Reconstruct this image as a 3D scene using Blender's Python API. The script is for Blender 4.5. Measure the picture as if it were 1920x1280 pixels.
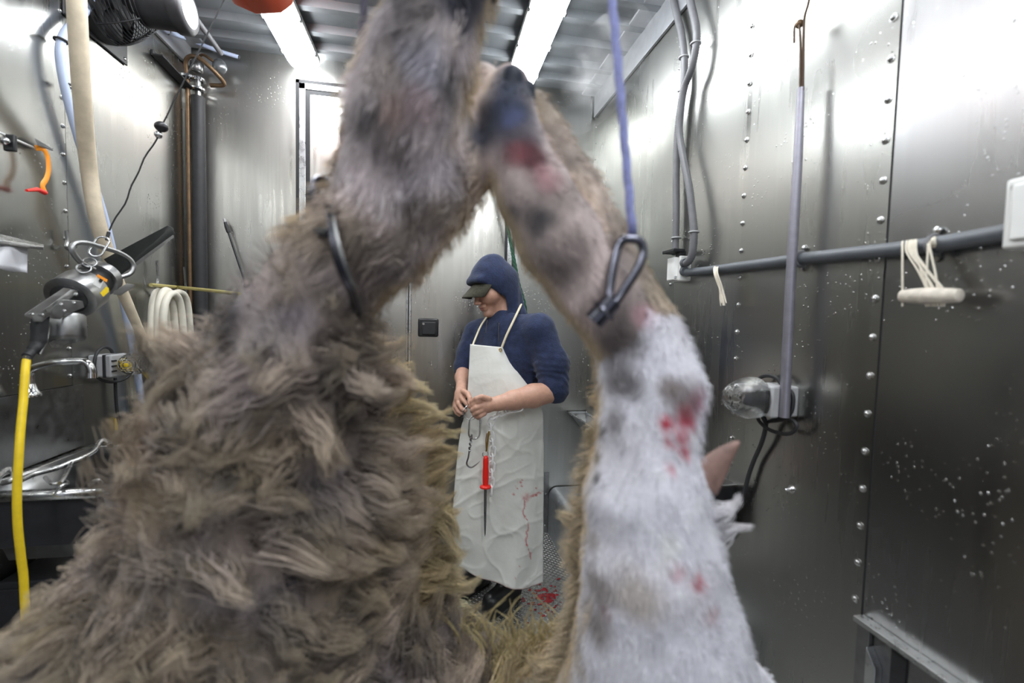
import bpy, bmesh, math, random
import numpy as np
from mathutils import Vector, Matrix, noise
random.seed(4); rng = np.random.default_rng(11)
for o in list(bpy.data.objects): bpy.data.objects.remove(o)
SC = bpy.context.scene; COL = SC.collection

# ------------------------------------------------------------------ camera
F = 820.0; YAW, PIT, ROL = (math.radians(a) for a in (10.49, 2.955, 1.357))
CAM = np.array([0.0, 0.0, 1.388])
_fw = np.array([math.sin(YAW)*math.cos(PIT), math.cos(YAW)*math.cos(PIT), -math.sin(PIT)])
_r0 = np.array([math.cos(YAW), -math.sin(YAW), 0.0]); _u0 = np.cross(_r0, _fw)
_rt = _r0*math.cos(ROL) + _u0*math.sin(ROL); _up = np.cross(_rt, _fw)
cd = bpy.data.cameras.new('camera'); cam = bpy.data.objects.new('camera', cd); COL.objects.link(cam)
cd.sensor_width = 36; cd.lens = F/1920*36; cd.clip_start = 0.02
cam.matrix_world = Matrix(((_rt[0], _up[0], -_fw[0], CAM[0]), (_rt[1], _up[1], -_fw[1], CAM[1]), (_rt[2], _up[2], -_fw[2], CAM[2]), (0, 0, 0, 1)))
cd.dof.use_dof = True; cd.dof.focus_distance = 2.1; cd.dof.aperture_fstop = 1.8
SC.camera = cam

# ------------------------------------------------------------------ world (daylight outside the open rear doorway) and exposure
w = bpy.data.worlds.new('daylight'); SC.world = w; w.use_nodes = True
w.node_tree.nodes['Background'].inputs[0].default_value = (0.80, 0.86, 1.0, 1)
w.node_tree.nodes['Background'].inputs[1].default_value = 0.9
SC.view_settings.view_transform = 'Standard'; SC.view_settings.look = 'None'
SC.view_settings.gamma = 1; SC.view_settings.use_curve_mapping = False
SC.view_settings.exposure = -0.14
LAMP_STRENGTH = 31.0

XL, XR, YB, ZC, YR = -1.293, 1.0, 2.7, 2.82, -1.7

def ray(px, py): return _rt*(px-960)/F - _up*(py-640)/F + _fw
def on(px, py, ax, val):
    d = ray(px, py); return CAM + d*((val-CAM[ax])/d[ax])
def Rw(px, py, off=0.0): return on(px, py, 0, XR-off)
def Lw(px, py, off=0.0): return on(px, py, 0, XL+off)
def Bw(px, py, off=0.0): return on(px, py, 1, YB-off)
def at(px, py, d): return CAM + ray(px, py)*d          # d = distance along the view axis

# ------------------------------------------------------------------ mesh helpers
class MB:
    def __init__(s): s.v = []; s.f = []
    def add(s, vs, fs):
        b = len(s.v); s.v += [tuple(map(float, p)) for p in vs]; s.f += [tuple(i+b for i in f) for f in fs]; return s
    def box(s, c, size, M=None):
        hx, hy, hz = (a/2 for a in size); M = M or Matrix.Identity(3); c = Vector(c)
        vs = [c + M @ Vector((x, y, z)) for x in (-hx, hx) for y in (-hy, hy) for z in (-hz, hz)]
        return s.add(vs, [(0,1,3,2), (4,6,7,5), (0,4,5,1), (2,3,7,6), (0,2,6,4), (1,5,7,3)])
    def bb(s, a, b):
        a = np.minimum(a, b), np.maximum(a, b); return s.box((a[0]+a[1])/2, a[1]-a[0])
    def tube(s, path, r, n=8, closed=False, flat=1.0):
        P = [Vector(p) for p in path]; m = len(P); R = list(r) if hasattr(r, '__len__') else [r]*m
        T = []
        for i in range(m):
            a = P[(i-1) % m] if closed or i > 0 else P[i]; b = P[(i+1) % m] if closed or i < m-1 else P[i]
            t = (b-a); T.append(t.normalized() if t.length > 1e-9 else Vector((0, 0, 1)))
        ref = Vector((0, 0, 1)) if abs(T[0].z) < .9 else Vector((1, 0, 0))
        nrm = (ref - T[0]*ref.dot(T[0])).normalized(); vs = []
        for i in range(m):
            nrm = (nrm - T[i]*nrm.dot(T[i])).normalized(); bi = T[i].cross(nrm)
            for k in range(n):
                a = 2*math.pi*k/n; vs.append(P[i] + (nrm*math.cos(a) + bi*math.sin(a)*flat)*R[i])
        fs = []
        for i in range(m if closed else m-1):
            j = (i+1) % m
            for k in range(n): fs.append((i*n+k, i*n+(k+1) % n, j*n+(k+1) % n, j*n+k))
        if not closed: fs += [tuple(range(n-1, -1, -1)), tuple((m-1)*n+k for k in range(n))]
        return s.add(vs, fs)
    def lathe(s, c, axis, prof, n=20):       # prof: (radius, distance along axis)
        ax = Vector(axis).normalized(); c = Vector(c)
        e = (Vector((0, 0, 1)) if abs(ax.z) < .9 else Vector((1, 0, 0))); e = (e-ax*e.dot(ax)).normalized(); g = ax.cross(e)
        vs = []; m = len(prof)
        for r, h in prof:
            for k in range(n):
                a = 2*math.pi*k/n; vs.append(c + ax*h + (e*math.cos(a)+g*math.sin(a))*max(r, 1e-5))
        fs = [(i*n+k, i*n+(k+1) % n, (i+1)*n+(k+1) % n, (i+1)*n+k) for i in range(m-1) for k in range(n)]
        fs += [tuple(range(n-1, -1, -1)), tuple((m-1)*n+k for k in range(n))]
        return s.add(vs, fs)
    def cyl(s, a, b, r, n=16):
        a = Vector(a); b = Vector(b); return s.lathe(a, b-a, [(r, 0), (r, (b-a).length)], n)
    def ball(s, c, r, n=12, sq=(1, 1, 1)):
        c = Vector(c); vs = []; k2 = max(4, n//2)
        for i in range(k2+1):
            t = math.pi*i/k2
            for k in range(n):
                a = 2*math.pi*k/n; vs.append(c + Vector((r*sq[0]*math.sin(t)*math.cos(a), r*sq[1]*math.sin(t)*math.sin(a), r*sq[2]*math.cos(t))))
        return s.add(vs, [(i*n+k, (i+1)*n+k, (i+1)*n+(k+1) % n, i*n+(k+1) % n) for i in range(k2) for k in range(n)])
    def ring(s, c, axis, R, r, n=28, m=8, sq=1.0, e=None):
        ax = Vector(axis).normalized(); c = Vector(c)
        e = Vector(e) if e is not None else (Vector((0, 0, 1)) if abs(ax.z) < .9 else Vector((1, 0, 0)))
        e = (e-ax*e.dot(ax)).normalized(); g = ax.cross(e)
        return s.tube([c + (e*math.cos(2*math.pi*i/n) + g*math.sin(2*math.pi*i/n)*sq)*R for i in range(n)], r, m, True)
    def prism(s, poly, d):                   # poly: 3D points, extruded by vector d
        P = [Vector(p) for p in poly]; d = Vector(d); n = len(P)
        return s.add(P + [p+d for p in P], [tuple(range(n-1, -1, -1)), tuple(range(n, 2*n))] + [(i, (i+1) % n, (i+1) % n+n, i+n) for i in range(n)])
    def strip(s, rows, closed=False):        # rows of points -> grid surface
        n = len(rows[0]); vs = [p for r in rows for p in r]
        return s.add(vs, [(i*n+k, i*n+k+1, (i+1)*n+k+1, (i+1)*n+k) for i in range(len(rows)-1) for k in range(n-1)] +
                     ([(i*n+n-1, i*n, (i+1)*n, (i+1)*n+n-1) for i in range(len(rows)-1)] if closed else []))
    def build(s, name, mat, parent=None, bevel=0, sharp=50, solid=0, sub=0):
        me = bpy.data.meshes.new(name); vs = np.array(s.v)
        off = np.zeros(3)
        if parent is None:
            lo, hi = vs.min(0), vs.max(0); off = np.array([(lo[0]+hi[0])/2, (lo[1]+hi[1])/2, lo[2]])
        me.from_pydata((vs-off).tolist(), [], s.f)
        bm = bmesh.new(); bm.from_mesh(me); bmesh.ops.recalc_face_normals(bm, faces=bm.faces); bm.to_mesh(me); bm.free()
        o = finish(name, me, mat, parent, off, sharp)
        if solid: m = o.modifiers.new('t', 'SOLIDIFY'); m.thickness = solid; m.offset = 0
        if sub: m = o.modifiers.new('s', 'SUBSURF'); m.levels = sub; m.render_levels = sub
        if bevel: m = o.modifiers.new('b', 'BEVEL'); m.width = bevel; m.segments = 2; m.limit_method = 'ANGLE'; m.angle_limit = .6
        return o
def finish(name, me, mat, parent, off=(0, 0, 0), sharp=35):
    me.polygons.foreach_set('use_smooth', [True]*len(me.polygons))
    if sharp: me.set_sharp_from_angle(angle=math.radians(sharp))
    if mat: me.materials.append(mat)
    o = bpy.data.objects.new(name, me); COL.objects.link(o); o.location = off
    if parent is not None: adopt(o, parent)
    return o
def adopt(o, parent):
    o.parent = parent; L = Vector((0, 0, 0)); p = parent
    while p is not None: L += Vector(p.location); p = p.parent
    # every parent here is only translated; child meshes hold world coordinates
    o.matrix_parent_inverse = Matrix.Translation(-world_loc(parent))
def world_loc(p):
    if p.parent is None: return Vector(p.location)
    return world_loc(p.parent) + p.matrix_parent_inverse.translation + Vector(p.location)
def thing(name, label, cat, loc, group=None):
    o = bpy.data.objects.new(name, None); COL.objects.link(o); o.location = loc; o.empty_display_size = .05
    return tag(o, label, cat, group)
def tag(o, label, cat, group=None):
    o['label'] = label; o['category'] = cat
    if group: o['group'] = group
    return o
def struct(o, label=None, cat=None):
    o['kind'] = 'structure'
    if label: o['label'] = label
    if cat: o['category'] = cat
    return o
def bez(pts, n=8, closed=False):             # Catmull-Rom through points
    P = [np.array(p, float) for p in pts]; out = []; m = len(P)
    for i in range(m if closed else m-1):
        p0 = P[(i-1) % m] if (closed or i > 0) else 2*P[0]-P[1]
        p1 = P[i]; p2 = P[(i+1) % m]; p3 = P[(i+2) % m] if (closed or i < m-2) else 2*P[-1]-P[-2]
        for k in range(n):
            t = k/n; out.append(.5*((2*p1)+(p2-p0)*t+(2*p0-5*p1+4*p2-p3)*t*t+(3*p1-p0-3*p2+p3)*t**3))
    if not closed: out.append(P[-1])
    return out
def piece(name, me, parent, loc, rot=None, scale=None):   # shares mesh data between alike pieces
    o = bpy.data.objects.new(name, me); COL.objects.link(o); o.parent = parent
    o.matrix_parent_inverse = Matrix.Translation(-world_loc(parent)); o.location = loc
    if rot is not None: o.rotation_euler = rot
    if scale is not None: o.scale = scale
    return o

# ------------------------------------------------------------------ materials
def mat(name, col, metal=0.0, rough=0.5, var=0.0, vscale=20.0, bump=0.0, bscale=60.0, stretch=(1, 1, 1), rvar=0.0, emit=None, estr=0, alpha=None, trans=0, sss=0, attr=None, sheen=0, coat=0, col2=None, spec=None):
    m = bpy.data.materials.new(name); m.use_nodes = True; nt = m.node_tree; b = nt.nodes['Principled BSDF']
    b.inputs['Base Color'].default_value = (*col, 1); b.inputs['Metallic'].default_value = metal; b.inputs['Roughness'].default_value = rough
    if emit: b.inputs['Emission Color'].default_value = (*emit, 1); b.inputs['Emission Strength'].default_value = estr
    if trans: b.inputs['Transmission Weight'].default_value = trans
    if alpha is not None: b.inputs['Alpha'].default_value = alpha
    if sheen: b.inputs['Sheen Weight'].default_value = sheen; b.inputs['Sheen Roughness'].default_value = .5
    if coat: b.inputs['Coat Weight'].default_value = coat
    if spec is not None: b.inputs['Specular IOR Level'].default_value = spec
    if sss: b.inputs['Subsurface Weight'].default_value = sss; b.inputs['Subsurface Radius'].default_value = (.01, .004, .002); b.inputs['Subsurface Scale'].default_value = 1
    L = nt.links.new
    if var or bump or rvar or attr:
        g = nt.nodes.new('ShaderNodeNewGeometry'); mp = nt.nodes.new('ShaderNodeMapping'); mp.inputs['Scale'].default_value = stretch
        L(g.outputs['Position'], mp.inputs['Vector'])
        nz = nt.nodes.new('ShaderNodeTexNoise'); nz.inputs['Scale'].default_value = vscale; nz.inputs['Detail'].default_value = 6; nz.inputs['Roughness'].default_value = .6
        L(mp.outputs[0], nz.inputs['Vector'])
        src = None
        if attr:
            a = nt.nodes.new('ShaderNodeAttribute'); a.attribute_name = attr; src = a.outputs['Color']
        if var:
            mx = nt.nodes.new('ShaderNodeMix'); mx.data_type = 'RGBA'; mx.blend_type = 'MULTIPLY' if attr else 'MIX'
            rp = nt.nodes.new('ShaderNodeMapRange'); rp.inputs[1].default_value = .3; rp.inputs[2].default_value = .7
            L(nz.outputs['Fac'], rp.inputs[0])
            if attr:
                mx.inputs[0].default_value = 1; L(src, mx.inputs[6])
                cr = nt.nodes.new('ShaderNodeMapRange'); cr.inputs[3].default_value = 1-var; cr.inputs[4].default_value = 1+var; L(rp.outputs[0], cr.inputs[0]); L(cr.outputs[0], mx.inputs[7])
            else:
                L(rp.outputs[0], mx.inputs[0]); mx.inputs[6].default_value = (*[c*(1-var) for c in col], 1)
                mx.inputs[7].default_value = (*(col2 or [min(1, c*(1+var)) for c in col]), 1)
            src = mx.outputs[2]
        if src: L(src, b.inputs['Base Color'])
        if rvar:
            rr = nt.nodes.new('ShaderNodeMapRange'); rr.inputs[1].default_value = .3; rr.inputs[2].default_value = .7
            rr.inputs[3].default_value = max(.03, rough-rvar); rr.inputs[4].default_value = rough+rvar; L(nz.outputs['Fac'], rr.inputs[0]); L(rr.outputs[0], b.inputs['Roughness'])
        if bump:
            n2 = nt.nodes.new('ShaderNodeTexNoise'); n2.inputs['Scale'].default_value = bscale; n2.inputs['Detail'].default_value = 4
            L(mp.outputs[0], n2.inputs['Vector']); bp = nt.nodes.new('ShaderNodeBump'); bp.inputs['Strength'].default_value = min(1, bump); bp.inputs['Distance'].default_value = .004
            L(n2.outputs['Fac'], bp.inputs['Height']); L(bp.outputs[0], b.inputs['Normal'])
    return m

def wall_mat(name, base, r0, r1, seed=0.0, drops=1.0, wav=0.25):
    """brushed aluminium sheet: slow waviness, condensation runs and beads of water"""
    m = bpy.data.materials.new(name); m.use_nodes = True; nt = m.node_tree; b = nt.nodes['Principled BSDF']; L = nt.links.new; N = nt.nodes.new
    b.inputs['Metallic'].default_value = 1.0
    g = N('ShaderNodeNewGeometry')
    def mapped(sx, sy, sz, off=0.0):
        mp = N('ShaderNodeMapping'); mp.inputs['Scale'].default_value = (sx, sy, sz); mp.inputs['Location'].default_value = (seed+off, seed*1.7+off, off); L(g.outputs['Position'], mp.inputs['Vector']); return mp.outputs[0]
    def nz(v, scale, det=5, rough=.6):
        n = N('ShaderNodeTexNoise'); n.inputs['Scale'].default_value = scale; n.inputs['Detail'].default_value = det; n.inputs['Roughness'].default_value = rough; L(v, n.inputs['Vector']); return n.outputs['Fac']
    def rng_(v, a, c, lo, hi):
        r = N('ShaderNodeMapRange'); r.inputs[1].default_value = a; r.inputs[2].default_value = c; r.inputs[3].default_value = lo; r.inputs[4].default_value = hi; L(v, r.inputs[0]); return r.outputs[0]
    def mth(op, a, c):
        q = N('ShaderNodeMath'); q.operation = op
        for i, x in enumerate((a, c)):
            if hasattr(x, 'is_linked') or hasattr(x, 'links'): L(x, q.inputs[i])
            else: q.inputs[i].default_value = x
        return q.outputs[0]
    runs = nz(mapped(1, 1, .05), 26, 4, .55)             # long vertical runs of water
    runmask = rng_(runs, .46, .62, 0, 1)
    patch = rng_(nz(mapped(1, 1, .5, 3.0), 2.2, 3), .42, .66, 0, 1)
    wet = mth('MULTIPLY', runmask, patch)
    blot = nz(mapped(1, 1, .6, 7.0), 2.2, 2, .4)
    rough = mth('ADD', rng_(blot, .3, .7, r0, r1), rng_(wet, 0, 1, 0, -.10))
    L(rough, b.inputs['Roughness'])
    mx = N('ShaderNodeMix'); mx.data_type = 'RGBA'; L(mth('MULTIPLY', rng_(blot, .3, .7, 0, 1), .8), mx.inputs[0])
    mx.inputs[6].default_value = (*[c*.86 for c in base], 1); mx.inputs[7].default_value = (*base, 1)
    mz = N('ShaderNodeMix'); mz.data_type = 'RGBA'; L(mth('MULTIPLY', wet, .45), mz.inputs[0]); L(mx.outputs[2], mz.inputs[6]); mz.inputs[7].default_value = (*[c*1.25 for c in base], 1)
    L(mz.outputs[2], b.inputs['Base Color'])
    # beads
    vo = N('ShaderNodeTexVoronoi'); vo.inputs['Scale'].default_value = 75; L(mapped(1, 1, 1), vo.inputs['Vector'])
    bead = rng_(vo.outputs['Distance'], .0, .22, 1, 0)
    bm_ = rng_(nz(mapped(1, 1, 1, 11.0), 5.0, 6, .75), .50, .60, 0, 1)
    bead = mth('MULTIPLY', mth('MULTIPLY', bead, bm_), drops)
    h1 = mth('MULTIPLY', nz(mapped(1, 1, .7, 5.0), 1.5, 1), wav)
    h2 = mth('MULTIPLY', bead, .085)
    bp = N('ShaderNodeBump'); bp.inputs['Strength'].default_value = 1; bp.inputs['Distance'].default_value = .02
    L(mth('ADD', h1, h2), bp.inputs['Height']); L(bp.outputs[0], b.inputs['Normal'])
    return m

M = {}
M['wall'] = wall_mat('aluminium_sheet', (.41, .41, .39), .23, .33, 0.0)
M['wall2'] = wall_mat('aluminium_sheet_back', (.60, .585, .55), .30, .40, 4.0, .7)
M['ceil'] = mat('painted_ceiling', (.25, .265, .28), .5, .45, .1, 8)
M['alu'] = mat('bare_aluminium', (.62, .63, .64), 1, .3, .08, 30, rvar=.08)
M['steel'] = mat('stainless', (.52, .52, .52), 1, .27, .1, 15, rvar=.08)
M['steel_dull'] = mat('dull_steel', (.30, .30, .30), 1, .36, .15, 25, rvar=.1)
M['galv'] = mat('galvanised', (.55, .57, .60), .9, .42, .12, 40, rvar=.1)
M['chrome'] = mat('bright_steel', (.75, .75, .76), 1, .12)
M['black'] = mat('black_plastic', (.015, .015, .017), 0, .4, .2, 40)
M['rubber'] = mat('black_rubber', (.02, .02, .022), 0, .6, .2, 40)
M['cream_hose'] = mat('cream_hose', (.66, .56, .42), 0, .45, .12, 25)
M['white_hose'] = mat('white_hose', (.74, .70, .60), 0, .4, .08, 20)
M['blue_hose'] = mat('pale_blue_hose', (.52, .60, .80), 0, .35, .05, 20)
M['orange'] = mat('orange_strap', (.95, .32, .02), 0, .45, .08)
M['yellow'] = mat('yellow_cable', (.88, .62, .02), 0, .4, .1, 30)
M['white'] = mat('white_plastic', (.78, .78, .76), 0, .4, .04, 20)
M['grey'] = mat('grey_plastic', (.42, .42, .43), 0, .45, .06, 30)
M['conduit'] = mat('grey_conduit', (.10, .11, .125), 0, .42, .1, 40)
M['conduit2'] = mat('pale_grey_conduit', (.15, .15, .16), 0, .42, .1, 40)
M['copper'] = mat('brown_copper', (.16, .10, .055), .6, .5, .25, 30)
M['red'] = mat('red_paint', (.55, .07, .02), 0, .4, .1, 20)
M['redplastic'] = mat('red_plastic', (.80, .02, .012), 0, .35, .05)
M['brass'] = mat('brass', (.65, .45, .15), 1, .3, .1, 60)
M['string'] = mat('cream_string', (.75, .69, .58), 0, .85, .1, 200)
M['greenrope'] = mat('green_rope', (.03, .10, .06), 0, .8, .4, 150)
M['clear'] = mat('clear_plastic', (.95, .95, .95), 0, .06, trans=1.0, var=.02, bump=.25, bscale=120)
M['paper'] = mat('white_paper', (.70, .70, .74), 0, .8, .03)

# ------------------------------------------------------------------ implicit surfaces (for bodies) and fur
_lat = rng.random((32, 32, 32)).astype(np.float32)
def vn(P, scale, seed=0):                    # smooth value noise in [-1,1], P (...,3)
    Q = np.asarray(P, np.float32)*scale + seed*7.31; i = np.floor(Q).astype(int); f = Q-i; f = f*f*(3-2*f); i &= 31; j = (i+1) & 31
    x0, y0, z0 = i[..., 0], i[..., 1], i[..., 2]; x1, y1, z1 = j[..., 0], j[..., 1], j[..., 2]; fx, fy, fz = f[..., 0], f[..., 1], f[..., 2]
    a = _lat[x0, y0, z0]*(1-fx)+_lat[x1, y0, z0]*fx; b = _lat[x0, y1, z0]*(1-fx)+_lat[x1, y1, z0]*fx
    c = _lat[x0, y0, z1]*(1-fx)+_lat[x1, y0, z1]*fx; d = _lat[x0, y1, z1]*(1-fx)+_lat[x1, y1, z1]*fx
    return ((a*(1-fy)+b*fy)*(1-fz) + (c*(1-fy)+d*fy)*fz)*2-1
def fbm(P, scale, o=3, seed=0): return sum(vn(P, scale*2**k, seed+k)*.5**k for k in range(o))
def cone(a, b, ra, rb, k=.02): return ('c', np.array(a, float), np.array(b, float), ra, rb, k)
def ell(c, r, axes=None, k=.02): return ('e', np.array(c, float), np.array(r, float), np.eye(3) if axes is None else np.array(axes, float), 0, k)
def chain(pts, k=.02): return [cone(pts[i][0], pts[i+1][0], pts[i][1], pts[i+1][1], k) for i in range(len(pts)-1)]
def dist(pr, X):
    if pr[0] == 'c':
        a, b = pr[1], pr[2]; ba = b-a; t = np.clip(((X-a)@ba)/max(ba@ba, 1e-9), 0, 1)
        return np.linalg.norm(X-a-t[..., None]*ba, axis=-1) - (pr[3]+t*(pr[4]-pr[3]))
    q = (X-pr[1])@pr[3].T; k0 = np.linalg.norm(q/pr[2], axis=-1); k1 = np.linalg.norm(q/pr[2]**2, axis=-1)
    return np.where(k1 > 1e-6, k0*(k0-1)/np.maximum(k1, 1e-6), -min(pr[2]))
def sdf_mesh(prims, h, sub=(), disp=None):
    los, his = [], []
    for p in prims:
        if p[0] == 'c': los += [p[1]-p[3], p[2]-p[4]]; his += [p[1]+p[3], p[2]+p[4]]
        else: los.append(p[1]-max(p[2])); his.append(p[1]+max(p[2]))
    mg_ = 4*h+(disp[1] if disp else 0); lo = np.min(los, 0)-mg_; hi = np.max(his, 0)+mg_; n = np.ceil((hi-lo)/h).astype(int)+1
    Fd = np.full(n, .5, np.float32)
    def boxof(p, mg):
        if p[0] == 'c': a = np.minimum(p[1]-p[3], p[2]-p[4]); b = np.maximum(p[1]+p[3], p[2]+p[4])
        else: a = p[1]-max(p[2]); b = p[1]+max(p[2])
        i0 = np.maximum(np.floor((a-mg-lo)/h).astype(int), 0); i1 = np.minimum(np.ceil((b+mg-lo)/h).astype(int)+1, n)
        g = np.stack(np.meshgrid(*[lo[d]+h*np.arange(i0[d], i1[d]) for d in range(3)], indexing='ij'), -1)
        return tuple(slice(i0[d], i1[d]) for d in range(3)), g
    for p in prims:
        k = p[5]; sl, g = boxof(p, k+3*h+(disp[1] if disp else 0)); d = dist(p, g); f = Fd[sl]; hh = np.maximum(k-np.abs(f-d), 0)/max(k, 1e-6); Fd[sl] = np.minimum(f, d)-hh*hh*k*.25
    for p in sub:
        k = p[5]; sl, g = boxof(p, k+3*h); d = -dist(p, g); f = Fd[sl]; hh = np.maximum(k-np.abs(f-d), 0)/max(k, 1e-6); Fd[sl] = np.maximum(f, d)+hh*hh*k*.25
    if disp is not None:
        near = np.argwhere(np.abs(Fd) < disp[1]); X = lo+near*h; Fd[tuple(near.T)] += disp[0](X)
    S = Fd < 0
    acc = np.zeros(tuple(n-1)+(3,), np.float32); cnt = np.zeros(tuple(n-1), np.float32)
    for ax in range(3):
        s0 = [slice(None)]*3; s1 = [slice(None)]*3; s0[ax] = slice(0, -1); s1[ax] = slice(1, None)
        cr = np.argwhere(S[tuple(s0)] != S[tuple(s1)])
        e1 = cr.copy(); e1[:, ax] += 1; fa = Fd[tuple(cr.T)]; fb = Fd[tuple(e1.T)]; t = fa/(fa-fb)
        pos = cr.astype(np.float32); pos[:, ax] += t
        u, v = [d for d in range(3) if d != ax]
        for du in (0, -1):
            for dv in (0, -1):
                c = cr.copy(); c[:, u] += du; c[:, v] += dv
                np.add.at(acc, tuple(c.T), pos); np.add.at(cnt, tuple(c.T), 1)
    act = np.argwhere(cnt > 0); idx = np.full(cnt.shape, -1, int); idx[tuple(act.T)] = np.arange(len(act))
    V = lo + acc[tuple(act.T)]/cnt[tuple(act.T)][:, None]*h
    Q = []
    for ax in range(3):
        s0 = [slice(None)]*3; s1 = [slice(None)]*3; s0[ax] = slice(0, -1); s1[ax] = slice(1, None)
        cr = np.argwhere(S[tuple(s0)] != S[tuple(s1)]); u, v = (ax+1) % 3, (ax+2) % 3
        ins = S[tuple(cr.T)]
        def cc(a, b): c = cr.copy(); c[:, u] += a; c[:, v] += b; return idx[tuple(c.T)]
        q = np.stack([cc(-1, -1), cc(0, -1), cc(0, 0), cc(-1, 0)], 1); q[~ins] = q[~ins][:, ::-1]; Q.append(q)
    return V, np.concatenate(Q)
def np_mesh(name, V, Q, cols=None):
    me = bpy.data.meshes.new(name); me.vertices.add(len(V)); me.vertices.foreach_set('co', np.asarray(V, np.float32).ravel())
    k = Q.shape[1]; me.loops.add(Q.size); me.loops.foreach_set('vertex_index', Q.ravel().astype(np.int32))
    me.polygons.add(len(Q)); me.polygons.foreach_set('loop_start', np.arange(len(Q), dtype=np.int32)*k); me.polygons.foreach_set('loop_total', np.full(len(Q), k, np.int32))
    me.update(calc_edges=True)
    if cols is not None:
        a = me.color_attributes.new('Col', 'FLOAT_COLOR', 'POINT'); a.data.foreach_set('color', np.concatenate([np.clip(cols, 0, 1), np.ones((len(V), 1))], 1).astype(np.float32).ravel())
    me.polygons.foreach_set('use_smooth', np.ones(len(Q), bool)); me.validate(); return me
def normals(V, Q):
    T = np.cross(V[Q[:, 2]]-V[Q[:, 0]], V[Q[:, 3 if Q.shape[1] > 3 else 1]]-V[Q[:, 1 if Q.shape[1] > 3 else 0]])
    N = np.zeros_like(V)
    for k in range(Q.shape[1]): np.add.at(N, Q[:, k], T)
    return N/np.maximum(np.linalg.norm(N, axis=1, keepdims=True), 1e-12)
def relax(V, Q, it=2, lam=.5):
    E = np.concatenate([np.stack([Q[:, k], Q[:, (k+1) % Q.shape[1]]], 1) for k in range(Q.shape[1])]); n = len(V)
    for _ in range(it):
        A = np.zeros_like(V); c = np.zeros(n); np.add.at(A, E[:, 0], V[E[:, 1]]); np.add.at(A, E[:, 1], V[E[:, 0]]); np.add.at(c, E.ravel(), 1)
        V = V + lam*(A/c[:, None]-V)
    return V
def strands(C, r, cols):                     # C (N,S,3) centre lines, r (N,), cols (N,S,3) -> tapering three-sided hairs
    N_, S_, _ = C.shape; T = np.gradient(C, axis=1); T /= np.maximum(np.linalg.norm(T, axis=2, keepdims=True), 1e-9)
    ref = rng.normal(size=(N_, 1, 3)); a = np.cross(T, ref); a /= np.maximum(np.linalg.norm(a, axis=2, keepdims=True), 1e-9); b = np.cross(T, a)
    tp = (1-.8*np.linspace(0, 1, S_)**1.5)[None, :, None]*np.asarray(r).reshape(-1, 1, 1)
    V = np.stack([C+tp*(a*math.cos(t)+b*math.sin(t)) for t in (0, 2.094, 4.189)], 2)
    base = (np.arange(N_)[:, None]*S_+np.arange(S_-1)[None, :])*3; q = []
    for k in range(3): q.append(np.stack([base+k, base+(k+1) % 3, base+3+(k+1) % 3, base+3+k], -1).reshape(-1, 4))
    return V.reshape(-1, 3), np.concatenate(q), np.repeat(cols.reshape(-1, 3), 3, 0)
def scatter(V, Q, n, w=None):
    a = np.linalg.norm(np.cross(V[Q[:, 2]]-V[Q[:, 0]], V[Q[:, 3]]-V[Q[:, 1]]), axis=1)
    if w is not None: a = a*w
    f = rng.choice(len(Q), n, p=a/a.sum()); u, v = rng.random((2, n, 1))
    q = Q[f]; return (V[q[:, 0]]*(1-u)+V[q[:, 1]]*u)*(1-v)+(V[q[:, 3]]*(1-u)+V[q[:, 2]]*u)*v, q[:, 0]
# ================================================================== the setting
def slab(name, a, b, m, parent=None, bevel=0): return MB().bb(np.array(a, float), np.array(b, float)).build(name, m, parent, bevel)
struct(slab('floor', (XL-.05, YR-.6, -.05), (XR+.05, YB+.05, 0), mat('tread_plate', (.34, .34, .33), .9, .38, .12, 14, rvar=.1, bump=.3, bscale=200)), 'grey tread plate floor with raised lozenges')
FLOOR = bpy.data.objects['floor']
loz = MB(); k = 0
for i in range(0, 62):
    for j in range(0, 66):
        x, y = .02+i*.0155, 1.68+j*.0155
        a = math.radians(45 if (i+j) % 2 else -45); c, s = math.cos(a), math.sin(a)
        if x > .99 or y > 2.69: continue
        P = [(x+c*.0095, y+s*.0095), (x-s*.0028, y+c*.0028), (x-c*.0095, y-s*.0095), (x+s*.0028, y-c*.0028)]
        loz.add([(*P[0], .0002), (*P[1], .0002), (*P[2], .0002), (*P[3], .0002), (x+c*.004, y+s*.004, .002), (x-c*.004, y-s*.004, .002)],
                [(0, 1, 4), (1, 5, 4), (1, 2, 5), (2, 3, 5), (3, 4, 5), (3, 0, 4)])
o = loz.build('raised_lozenges', bpy.data.materials['tread_plate'], FLOOR); o['kind'] = 'stuff'

WL = struct(slab('wall_left', (XL-.06, YR, 0), (XL-.004, YB+.06, ZC+.05), M['wall']))
WR = struct(slab('wall_right', (XR+.004, YR, 0), (XR+.06, YB+.06, ZC+.05), M['wall']))
WB = struct(slab('wall_back', (XL-.06, YB+.004, 0), (XR+.06, YB+.06, ZC+.05), M['wall2']))
CE = struct(slab('ceiling', (XL-.06, YR, ZC), (XR+.06, YB+.06, ZC+.05), M['ceil']))
# rear end of the trailer with its open doorway (behind the photographer)
struct(slab('wall_rear', (XL-.06, YR-.06, 0), (-.75, YR, ZC+.05), M['wall']))
struct(slab('wall_rear_side', (.55, YR-.06, 0), (XR+.06, YR, ZC+.05), M['wall']))
struct(slab('wall_rear_top', (-.75, YR-.06, 2.15), (.55, YR, ZC+.05), M['wall']))

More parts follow.
